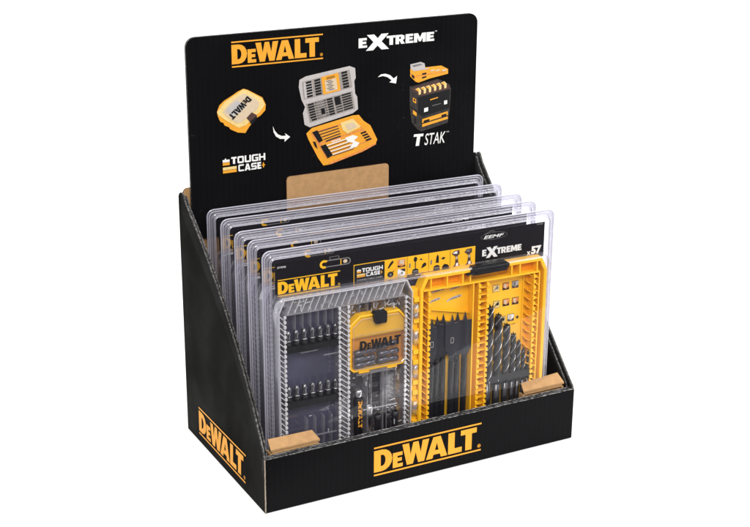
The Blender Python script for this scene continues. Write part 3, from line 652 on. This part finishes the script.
# ================================================================== BLISTER PACK
HP_ = .2738
pack = thing('blister_pack', 'frontmost clear blister pack, its whole black and yellow card in view', 'blister pack', group='blister packs lined up in the display box')
sh = MB()
def LL(x0, x1, z0, z1, r, y): return [(x, y, z) for x, z in rrect(x0, x1, z0, z1, r, 5)]
X0, X1 = -.1795, .1805
def ins(i, y, r): return LL(X0 + i, X1 - i, .0 + i, HP_ - i, r, y)
sh.loft([ins(0, -.0002, .008), ins(.0052, -.0002, .0065), ins(.0060, -.0006, .006), ins(.0066, -.0016, .006), ins(.0070, -.0042, .0056), ins(.0076, -.0049, .005), ins(.0086, -.0052, .0045)], 'rim', False, False, True)
BX = (-.1712, .1678, .0165, .2262)
def bl(i, y, r): return LL(BX[0] + i, BX[1] - i, BX[2] + i, BX[3] - i, r, y)
sh.loft([ins(.0086, -.0052, .0045), bl(-.0002, -.0052, .0075)], 'film', False, False, False)
sh.loft([bl(-.0002, -.0052, .0075), bl(0, -.0060, .0075), bl(.0008, -.0150, .0075), bl(.0014, -.0170, .007), bl(.0028, -.0178, .0065)], 'wall', False, False, True)
sh.loft([bl(.0028, -.0178, .0065), bl(.0040, -.0178, .0055)], 'film', False, True, True)
sh.tube(ins(0, 0, .008), .0008, 'bead', 6, True)  # pale tubes paint the bright lines along the shell edges
sh.tube(ins(.0068, -.0040, .0056), .0005, 'bead', 5, True)
sh.tube(ins(.0024, -.0003, .007), .00035, 'glint', 4, True)
sh.tube(ins(.0052, -.0003, .0062), .0004, 'bead', 4, True)
sh.tube(ins(.0080, -.0048, .005), .0003, 'glint', 4, True)
sh.tube(bl(.0012, -.0168, .007), .00035, 'bead', 5, True)
sh.build('front_shell', pack)
bs = MB()
bs.loft([ins(.0003, .0006, .008), ins(.0060, .0006, .0065), ins(.0068, .0026, .006), ins(.0080, .0032, .005)], 'rim', False, False, True)
bs.loft([ins(.0081, .0032, .005), ins(.012, .0033, .004)], 'film', False, True, True)
bs.build('back_shell', pack)
pc = MB(); pc.box(-.1668, .1668, -.0034, -.0028, .2190, .2612, 'card'); card = pc.build('printed_card', pack)
dk = MB(); dk.box(-.1668, -.0870, .0006, .0012, .0125, .2188, 'dark_backing'); dk.box(-.0098, .1668, .0006, .0012, .0125, .2188, 'dark_backing'); dk.build('added_backing', pack)  # added dark sheet, keeps the view through the case dark
CP = lambda a, b, l: (a, -.0036 - l, b)
P = Print(CP); wordmark(P, -.1640, -.0915, .2232, .2418, 'ink_yc'); P.build('printed_wordmark', card)
P = Print(CP); extreme(P, .0847, .1365, .2312, .2390, 'ink_w'); P.build('printed_word', card)
P = Print(CP); P.text('x', .1440, .1490, .2236, .2284, 'ink_w', bold=.035); P.text('57', .1498, .1634, .2238, .2338, 'ink_w', bold=.055); P.build('printed_piece_count', card)
P = Print(CP); P.poly([arc(.0995, .2540, .0172, .0043, 0, 352, 30), arc(.0995, .2540, .0169, .0040, 0, 352, 30)], 'ink_g'); P.text('EEMF', .0860, .1125, .2518, .2555, 'ink_w', .0002, shear=.3, bold=.02)
P.poly([(.0870, .2570), (.0960, .2600), (.1010, .2588), (.1010, .2592), (.0960, .2606), (.0868, .2574)], 'ink_g', .0001); P.build('printed_emblem', card)
P = Print(CP); P.text('DT70758', -.1640, -.1545, .2545, .2566, 'ink_w', bold=.01); P.build('printed_code', card)
P = Print(CP); P.text('DT70758', .1560, .1640, .2588, .2600, 'ink_lg'); P.build('printed_small_code', card)
# hang slot with a hooked orange arrow
P = Print(CP); 
P.poly([rrect(-.1140, -.0790, .2475, .2555, .0038, 5), rrect(-.1128, -.0802, .2486, .2544, .0028, 5)], 'ink_g')
P.poly([rrect(-.1040, -.0925, .2557, .2590, .0010, 3), rrect(-.1034, -.0931, .2560, .2585, .0008, 3)], 'ink_g')
P.poly(arc(-.1105, .2515, .0050, .0048, 60, 300, 12) + arc(-.1105, .2515, .0024, .0022, 300, 60, 10), 'ink_yc', .0002); P.poly([(-.1095, .2562), (-.1060, .2552), (-.1085, .2530)], 'ink_yc', .0003)
P.rect(-.0912, -.0902, .2482, .2548, 'ink_yc', .0002); P.poly(rrect(-.0880, -.0830, .2496, .2536, .0018, 3), 'ink_tan', .0002); P.build('printed_hang_slot', card)
# feature strip
P = Print(CP); P.rect(-.0755, .0756, .2214, .2454, 'ink_yc')
P.rect(-.0748, -.0382, .2222, .2446, 'ink_k', .0002); tough(P, -.0718, -.0405, .2300, .2402, .0004); P.text('CONNECTABLE CASES', -.0718, -.0410, .2262, .2280, 'ink_lg', .0004)
for x in (-.0104, .0163, .0434): P.rect(x - .0002, x + .0002, .2215, .2453, 'ink_k', .0002)
P.rect(-.0242, -.0240, .2225, .2445, 'ink_or', .0001); P.rect(-.0378, -.0108, .2332, .2334, 'ink_or', .0001)
P.poly([(-.0345, .2352), (-.0330, .2350), (-.0290, .2395), (-.0272, .2412), (-.0280, .2436), (-.0305, .2422), (-.0325, .2395)], 'ink_k', .0002)
P.poly(arc(-.0310, .2278, .0038, .0034, 0, 340, 10), 'ink_k', .0002); P.poly([(-.0285, .2295), (-.0262, .2314), (-.0268, .2320), (-.0292, .2303)], 'ink_k', .0003); P.poly(arc(-.0310, .2278, .0016, .0015, 0, 340, 8), 'ink_g', .0004)
P.rect(-.0222, -.0130, .2346, .2434, 'ink_or', .0002); P.poly([(-.0222, .2346), (-.0130, .2346), (-.0130, .2368), (-.0175, .2352), (-.0222, .2372)], 'ink_k', .0004); P.poly([(-.0200, .2385), (-.0150, .2368), (-.0140, .2425), (-.0200, .2428)], 'ink_tan', .0003)
P.rect(-.0222, -.0130, .2238, .2322, 'ink_w', .0002); P.poly([(-.0195, .2322), (-.0130, .2322), (-.0130, .2285), (-.0160, .2300)], 'ink_k', .0004); P.poly([(-.0222, .2238), (-.0180, .2238), (-.0190, .2275), (-.0222, .2270)], 'ink_tan', .0003); P.poly(arc(-.0170, .2275, .0014, .0014, 0, 330, 8), 'ink_g', .0005)
for x0 in (-.0102, .0165):
    P.rect(x0, x0 + .0262, .2216, .2238, 'ink_k', .0002); [P.rect(x0 + .010 + .0016 * j, x0 + .0112 + .0016 * j, .2223, .2231, 'ink_w', .0004) for j in range(9)]
    P.poly([(x0 + .0055, .2238), (x0 + .0065, .2290), (x0 + .0100, .2302), (x0 + .0135, .2290), (x0 + .0142, .2238)], 'ink_k', .0002); P.rect(x0 + .0070, x0 + .0130, .2262, .2278, 'ink_g', .0004)
    P.poly([(x0 + .0020, .2315), (x0 + .0038, .2320), (x0 + .0040, .2372), (x0 + .0022, .2368)], 'ink_g', .0002)
P.rect(-.0008, .0002, .2302, .2395, 'ink_k', .0003); P.poly(arc(-.0003, .2408, .0022, .0030, 0, 340, 10), 'ink_k', .0002)
P.poly([(.0045, .2400), (.0070, .2410), (.0088, .2385), (.0062, .2392)], 'ink_k', .0002); P.poly([(.0085, .2335), (.0110, .2355), (.0135, .2340), (.0130, .2315), (.0100, .2300), (.0070, .2290)], 'ink_k', .0002)
P.poly([(.0250, .2330), (.0262, .2405), (.0275, .2425), (.0288, .2400), (.0290, .2325)], 'ink_k', .0004); P.poly([(.0320, .2365), (.0345, .2385), (.0375, .2372), (.0350, .2352)], 'ink_k', .0002); P.poly([(.0330, .2238), (.0335, .2275), (.0360, .2300), (.0400, .2290), (.0420, .2270), (.0425, .2238)], 'ink_k', .0003)
for x0 in (.0455, .0615):
    P.poly([(x0, .2400), (x0 + .0030, .2432), (x0 + .0095, .2436), (x0 + .0100, .2390), (x0 + .0075, .2372), (x0 + .0085, .2290), (x0 + .0105, .2250), (x0 + .0010, .2244), (x0 + .0040, .2270), (x0 + .0050, .2360)], 'ink_br', .0002)
    P.poly([(x0 + .0012, .2404), (x0 + .0034, .2424), (x0 + .0070, .2425), (x0 + .0066, .2396)], 'ink_w' if x0 < .05 else 'ink_g', .0004); P.poly([(x0 + .0050, .2250), (x0 + .0085, .2252), (x0 + .0080, .2288), (x0 + .0055, .2286)], 'ink_w', .0004); P.poly([(x0 + .0052, .2330), (x0 + .0072, .2330), (x0 + .0070, .2365), (x0 + .0054, .2365)], 'ink_tan', .0004)
P.build('printed_feature_strip', card)

# ================================================================== places of the five packs
def place(o, cx, cy, yaw, z=.0060): o.location = (cx, cy, z); o.rotation_euler = (0, 0, yaw)
SP = [(.2015, .0405, math.radians(-1.67)), (.2012, .0775, math.radians(-2.0)), (.2022, .1130, math.radians(-2.9)), (.2036, .1580, math.radians(-2.6)), (.2044, .2025, math.radians(-2.4))]
PL = ['second clear blister pack from the front, half hidden behind the frontmost one',
      'middle clear blister pack of the five in the row',
      'fourth clear blister pack from the front, next to the rearmost one',
      'rearmost clear blister pack, right against the black header card and kraft tab']
CL = ['closed in tool case inside the second blister pack from the front', 'closed in tool case inside the middle blister pack of five', 'closed in tool case inside the fourth blister pack from the front', 'closed in tool case inside the rearmost blister pack by the header card']
place(pack, *SP[0][:2], SP[0][2]); place(case, *SP[0][:2], SP[0][2])
bpy.context.view_layer.update()

# ---- small bit box in the front lid
def in_front(o, x, y, z):
    """stand a thing at case coordinates x, y, z of the front pack"""
    yaw = SP[0][2]; o.location = (SP[0][0] + x * math.cos(yaw) - y * math.sin(yaw), SP[0][1] + x * math.sin(yaw) + y * math.cos(yaw), .006 + z); o.rotation_euler = (0, 0, yaw); return o
bb = thing('bit_box', 'small yellow bit box with clear lid and black latch inside the clear case lid', 'bit box')
bo = [(-.0285, 0), (.0285, 0), (.0330, .0045), (.0330, .0545), (.0240, .0660), (-.0215, .0660), (-.0330, .0560), (-.0330, .0045)]
tb = MB(); ring(tb, bo, .0026, -.0062, .0050, 'yel'); tb.prism(inset_poly(bo, .0027), .0034, .0048, 'yel')
tb.box(-.0300, .0300, -.0030, .0033, .0390, .0402, 'yel'); tb.prism([(-.0300, .0405), (.0300, .0405), (.0300, .0530), (.0225, .0630), (-.0200, .0630), (-.0300, .0550)], -.0045, .0032, 'yel'); tb.box(-.0298, .0298, .0018, .0033, .0030, .0388, 'yel_in')
tb.box(-.022, -.010, -.005, .004, -.0026, -.0001, 'yel'); tb.box(.010, .022, -.005, .004, -.0026, -.0001, 'yel')
for i in range(8): tb.box(-.0338, -.0331, -.004, .003, .008 + .006 * i, .0115 + .006 * i, 'yel'); tb.box(.0331, .0338, -.004, .003, .008 + .006 * i, .0115 + .006 * i, 'yel')
tb.build('tray', bb)
lb = MB(); li = [(-.0262, .003), (.0262, .003), (.0300, .0060), (.0300, .0520), (.0225, .0628), (.008, .0628), (.006, .0570), (-.006, .0570), (-.008, .0628), (-.0200, .0628), (-.0300, .0540), (-.0300, .0060)]
ring(lb, li, .0012, -.0080, -.0064, 'lidr'); lb.prism(inset_poly(li, .0013), -.0078, -.0072, 'lidp'); lb.box(-.010, .010, -.0080, -.002, -.0030, -.0002, 'lidr')
lb.box(-.027, .027, -.0086, -.0081, .0440, .0446, 'lidr')
bl_ = lb.build('clear_lid', bb)
P = Print(lambda a, b, l: (a, -.0083 - l, b)); wordmark(P, -.0225, .0245, .0262, .0372, 'ink_k', bars=False, reg=False); P.build('printed_wordmark', bl_)
lt = MB(); lt.prism([(-.0072, .0680), (-.0060, .0692), (.0060, .0692), (.0075, .0680), (.0075, .0565), (.0062, .0552), (-.0048, .0552), (-.0060, .0565), (-.0062, .0615), (-.0072, .0630)], -.0105, -.003, 'black_p'); lt.build('latch', bb, .0008)
in_front(bb, -.0490, KF + .0092, .1225); bb.scale = (1.07, 1, 1)

b2 = dup(bb); yw2 = SP[1][2]; b2['label'] = 'yellow bit box of the second pack, dimly seen behind the front one'
bx_, by_ = -.0490, KF + .0092
b2.location = (SP[1][0] + bx_ * math.cos(yw2) - by_ * math.sin(yw2), SP[1][1] + bx_ * math.sin(yw2) + by_ * math.cos(yw2), .006 + .1225); b2.rotation_euler = (0, 0, yw2)
# ---- bits
def sbit_mb(vert=True):
    m = MB(); prof = [(0, .0035), (.0095, .0035), (.0105, .0028), (.0125, .0026), (.0160, .0029), (.0172, .0033), (.0192, .0030), (.0212, .0017), (.0222, .0003)]; m.lathe([(.0098, .0035), (.0104, .0037), (.0110, .0032)], (0, 0, 0), (0, 0, 1), 'steel_g', 10)
    m.lathe([(a, b) for a, b in prof[:3]], (0, 0, 0), (0, 0, 1), 'shank_k', 6, False); m.lathe(prof[2:], (0, 0, 0), (0, 0, 1), 'steel_b', 8, True)
    for k in range(4):
        a = PI / 4 + k * PI / 2; m.box(math.cos(a) * .0026 - .0004, math.cos(a) * .0026 + .0004, math.sin(a) * .0026 - .0004, math.sin(a) * .0026 + .0004, .0165, .0205, 'steel_b')
    return m
ordn = ['first', 'second', 'third', 'fourth', 'fifth', 'sixth', 'seventh']
ends = {0: 'leftmost', 6: 'rightmost'}
sb0 = sbit_mb().build('screwdriver_bit'); used = False
for rn, z in zip(('upper', 'lower'), RZ):
    for i in range(7):
        o = sb0 if not used else sb0.copy()
        if used: C.objects.link(o)
        used = True
        in_front(o, -.1560 + i * .0092, KF + .0050, z - .0040); o.rotation_euler.z += i * .7; 
        if rn == 'lower': o.rotation_euler.x = 0
        pos = ends.get(i, ordn[i] + ' from the left')
        tag(o, 'short steel screwdriver bit standing %s in the %s black rail' % (pos, rn), 'screwdriver bit', 'screwdriver bits standing in the two black rails')
# bits lying in the small box
lbm = MB(); prof = [(0, .0036), (.0125, .0036), (.0135, .0025), (.0165, .0025), (.0175, .0033), (.0255, .0033), (.0265, .0018)]
lbm.lathe(prof, (0, 0, 0), (1, 0, 0), 'steel_m', 10, True); lb0 = lbm.build('nut_setter_bit')
spots = [(-.0262, .0205, .05, 'upper left'), (.0005, .0235, .12, 'upper right'), (-.0268, .0128, .02, 'middle left'), (.0008, .0150, .03, 'middle right'), (-.0265, .0055, .06, 'lower left'), (.0004, .0070, .01, 'lower right')]
for i, (x, z, rt, w) in enumerate(spots):
    o = lb0 if i == 0 else lb0.copy()
    if i: C.objects.link(o)
    in_front(o, -.0495 + x * 1.05, KF + .0072, .1228 + z); o.rotation_euler = (0, -rt, SP[0][2])
    tag(o, 'grey steel bit lying at the %s of the small yellow bit box' % w, 'bit', 'bits lying in the small yellow bit box')

# ---- holder, sockets at the bottom of the clear lid
ho = thing('bit_holder', 'black bit holder with chrome tip and yellow lettering beside the chrome sleeve', 'bit holder')
hm = MB(); hm.lathe([(0, .0052), (.0500, .0052), (.0508, .0046)], (0, 0, 0), (0, 0, 1), 'black_p', 18); hm.build('body', ho)
hm = MB(); hm.lathe([(.0509, .0040), (.0530, .0042), (.0590, .0042), (.0600, .0034)], (0, 0, 0), (0, 0, 1), 'chrome', 18); hm.build('chrome_tip', ho)
def wrap(a, b, l):  # print wraps round the barrel
    t = -PI / 2 + b / .0055; return ((.0055 + l) * math.cos(t), (.0055 + l) * math.sin(t), a)
P = Print(lambda a, b, l: wrap(.0480 - a, b, l)); P.word('DEWALT', 0, .033, -.0026, .0026, 'ink_y', spec=WSPEC); P.build('printed_wordmark', ho)
in_front(ho, -.0722, KF + .0062, .0400)
sl = MB(); sl.lathe([(0, .0042), (.036, .0042), (.0368, .0036), (.0368, .0024), (.032, .0022)], (0, 0, 0), (0, 0, 1), 'chrome', 20); o = sl.build('magnetic_sleeve'); tag(o, 'plain chrome sleeve standing right of the black bit holder', 'sleeve'); in_front(o, -.0590, KF + .0060, .0410)
nut = []
for i, x in enumerate((-.0478, -.0362, -.0262)):
    m = MB(); m.lathe([(0, .0040), (.024, .0040), (.0246, .0034), (.0250, .0020), (.0235, .0020)], (0, 0, 0), (0, 0, 1), 'steel_d', 18)
    m.lathe([(.0252, .0012), (.0300, .0012), (.0310, .0030), (.0325, .0030)], (0, 0, 0), (0, 0, 1), 'steel_g', 6)
    o = m.build('nut_driver') if i == 0 else nut[0].copy()
    if i: C.objects.link(o)
    nut.append(o); in_front(o, x, KF + .0062, .0400)
    tag(o, 'dark steel nut driver standing %s in the clear lid' % ('next to the chrome sleeve', 'between two like ones', 'nearest the yellow hinges')[i], 'nut driver', 'nut drivers at the bottom of the clear lid')
bh = MB(); bh.box(-.0065, .0065, 0, .0030, 0, .052, 'black_p')
for i in range(4): bh.box(-.0045, .0045, -.0008, -.0001, .006 + .012 * i, .013 + .012 * i, 'steel_d')
o = bh.build('bit_strip', None, .0006); tag(o, 'dark ridged bit strip below the small yellow bit box', 'bit strip'); in_front(o, -.0510, KB - .0060, .0680)

# ---- spade bits
def spade(w, zt):
    m = MB(); bz = zt - .0115; h = .029   # blade top at bz
    m.prism([(-w / 2, bz - h), (-w / 2, bz), (-w / 2 + .0012, bz + .0014), (-.0026, bz + .0010), (0, zt), (.0026, bz + .0010), (w / 2 - .0012, bz + .0014), (w / 2, bz), (w / 2, bz - h), (.0026, bz - h - .013), (-.0026, bz - h - .013)], -.0011, .0011, 'spade', 'spade_e')
    m.lathe([(0, .0036), (bz - h - .018, .0036), (bz - h - .0132, .0030)], (0, 0, 0), (0, 0, 1), 'shank_k', 14)
    m.lathe([(bz + .001, .0019), (zt - .002, .0006)], (0, 0, 0), (0, 0, 1), 'spade', 4, False)
    return m
spw = [(.0172, .0125), (.0258, .0150), (.0345, .0165), (.0436, .0165), (.0522, .0180), (.0608, .0190)]
for i, (x, w) in enumerate(spw):
    z0 = .0300; o = thing('spade_bit', 'flat dark spade bit, %s of the six in the yellow tray' % ends.get(i if i < 5 else 6, ordn[i] + ' from the left'), 'spade bit', group='spade bits in the left half of the yellow tray')
    spade(w, .1405).build('blade_and_shank', o, .0005)
    P = Print(lambda a, b, l: (a, -.0013 - l, b)); P.poly([rrect(-.0018, .0018, .1060, .1130, .0010, 3), rrect(-.0014, .0014, .1065, .1125, .0008, 3)], 'ink_lg'); 
    if i in (0, 3): P.build('printed_size_mark', o)
    in_front(o, x, KF + (.0030, .0062, .0078, .0036, .0066, .0046)[i], z0 + (0, .001, .0018, .0004, .0014, .0010)[i]); o.rotation_euler.z = SP[0][2] + math.radians((-4, -22, -24, -5, -20, -8)[i])
# ---- drill bits
def drill_parts(o, r, zt, zs):
    """twisted flute body from zs to zt, shank below, brad point"""
    m = MB(); n = 60; seg = 20; loops = []; h = zt - zs
    for k in range(n + 1):
        z = zs + h * k / n; a0 = 2 * PI * (h * k / n) / (r * 7.5 + .004); L = []
        for i in range(seg):
            a = 2 * PI * i / seg; c = math.cos(2 * (a - a0)); rr = r * (1 if c > -.25 else 1 - .52 * (-.25 - c) / .75)
            if k > n - 2: rr *= .93
            L.append((rr * math.cos(a), rr * math.sin(a), z))
        loops.append(L)
    m.loft(loops, 'drill', True, True, True)
    k = m.mi('flute')
    # ground edges along the flute catch the light
    for s in (0, PI):
        pts = []
        for k in range(n + 1):
            z = zs + h * k / n; a0 = 2 * PI * (h * k / n) / (r * 7.5 + .004) + s + math.radians(54); pts.append((r * .99 * math.cos(a0), r * .99 * math.sin(a0), z))
        m.tube(pts, max(.00022, r * .07), 'flute', 4)
    m.build('fluted_body', o)
    m = MB(); m.lathe([(zt, r * .3), (zt + .0035, .0002)], (0, 0, 0), (0, 0, 1), 'drill', 8)
    for s in (0, PI): m.lathe([(zt - .0005, r * .22), (zt + .0018, .0002)], (r * .72 * math.cos(s), r * .72 * math.sin(s), 0), (0, 0, 1), 'drill', 5)
    m.build('brad_point', o)
    m = MB(); m.lathe([(0, r * .92), (.0008, r * .98), (zs - .0002, r * .98)], (0, 0, 0), (0, 0, 1), 'steel_d' , 16); m.build('shank', o)
dx = [(.0935, .0048, .1745), (.1055, .0047, .1625), (.1172, .0042, .1482), (.1266, .0034, .1350), (.1341, .0029, .1245), (.1412, .0024, .1130), (.1482, .0020, .1090)]
for i, (x, r, zt) in enumerate(dx):
    lab = {0: 'longest and thickest', 1: 'second longest', 2: 'third longest', 3: 'middle sized', 4: 'third shortest', 5: 'second shortest', 6: 'shortest and thinnest'}[i]
    o = thing('drill_bit', '%s of the seven dark twist drill bits in the yellow tray' % lab, 'drill bit', group='twist drill bits in the right half of the yellow tray')
    z0 = .0345; drill_parts(o, r, zt - z0 - .0035, .0860 - z0 - .006)
    in_front(o, x, KF + .0057, z0); o.rotation_euler.z = i * .9

# ---- the four packs behind, each with its case
for k in range(4):
    cx, cy, yw = SP[k + 1]
    p = dup(pack, None, skip=()); place(p, cx, cy, yw); p.rotation_euler = ((-.006, .004, -.003, .005)[k], (.002, -.0022, .0016, -.0012)[k], yw); p['label'] = PL[k]; p['group'] = pack['group']
    c = dup(case, None); place(c, cx, cy, yw); c['label'] = CL[k].replace('closed in tool case', 'tool case half hidden'); c['group'] = case['group']

# ================================================================== SURFACE, LIGHT, WORLD
def quad(pts): return pts
fl = MB()
e0 = Vector((-.26, .1026, 0)); dr_ = Vector((.706, -.363, 0)).normalized(); nr = Vector((-dr_.y, dr_.x, 0))  # dr_ along the near edge, nr away from the camera
a = e0 - nr * .015 - dr_ * 3.0; b = e0 - nr * .015 + dr_ * 4.0
fl.add([a + Vector((0, 0, -.0006)), b + Vector((0, 0, -.0006)), b + nr * 7 + Vector((0, 0, -.0006)), a + nr * 7 + Vector((0, 0, -.0006))], [(0, 1, 2, 3)], 'white')
fo_ = fl.build('white_tabletop'); fo_['kind'] = 'structure'

def area(name, loc, target, size, power, col=(1, 1, 1), sy=None):
    d = bpy.data.lights.new(name, 'AREA'); d.energy = power; d.color = col; d.size = size
    if sy: d.shape = 'RECTANGLE'; d.size_y = sy
    o = bpy.data.objects.new(name, d); C.objects.link(o); o.location = loc
    o.rotation_euler = (Vector(target) - Vector(loc)).to_track_quat('-Z', 'Y').to_euler(); return o
area('key_softbox', (-.55, -1.7, 1.75), (.2, .1, .2), 0.8, 46, (1, .985, .96))
area('fill_softbox', (1.6, -.9, 1.5), (.2, .1, .15), 0.9, 20, (.97, .98, 1))
area('added_overhead_light', (.3, .5, 2.2), (.2, .2, 0), 1.4, 26)  # overhead lamp added to brighten the tabletop around the box

w = bpy.data.worlds.new('World'); S.world = w; w.use_nodes = True
nt = w.node_tree; bg = nt.nodes['Background']
tc = nt.nodes.new('ShaderNodeTexCoord'); 
def dot(v):
    d = nt.nodes.new('ShaderNodeVectorMath'); d.operation = 'DOT_PRODUCT'; d.inputs[1].default_value = v; nt.links.new(tc.outputs['Generated'], d.inputs[0]); return d
# white studio walls above and behind; unlit studio floor on the photographer's side
fwd = dot((.466, .885, 0)); up = dot((0, 0, 1))
m1 = nt.nodes.new('ShaderNodeMapRange'); m1.inputs['From Min'].default_value = -.10; m1.inputs['From Max'].default_value = .15; nt.links.new(fwd.outputs['Value'], m1.inputs['Value'])
m2 = nt.nodes.new('ShaderNodeMapRange'); m2.inputs['From Min'].default_value = -.02; m2.inputs['From Max'].default_value = .30; nt.links.new(up.outputs['Value'], m2.inputs['Value'])
mx = nt.nodes.new('ShaderNodeMath'); mx.operation = 'MAXIMUM'; nt.links.new(m1.outputs[0], mx.inputs[0]); nt.links.new(m2.outputs[0], mx.inputs[1])
st = nt.nodes.new('ShaderNodeMapRange'); st.inputs['To Min'].default_value = .16; st.inputs['To Max'].default_value = 1.25; nt.links.new(mx.outputs[0], st.inputs['Value'])
nt.links.new(st.outputs[0], bg.inputs['Strength']); bg.inputs['Color'].default_value = (1, 1, 1, 1)

S.view_settings.view_transform = 'Standard'; S.view_settings.look = 'None'; S.view_settings.gamma = 1; S.view_settings.exposure = 0
cy = S.cycles
cy.transparent_max_bounces = 64; cy.max_bounces = 10; cy.glossy_bounces = 5; cy.diffuse_bounces = 4; cy.caustics_reflective = False; cy.caustics_refractive = False
cy.use_denoising = True
cy.sample_clamp_indirect = 4
S.render.film_transparent = False
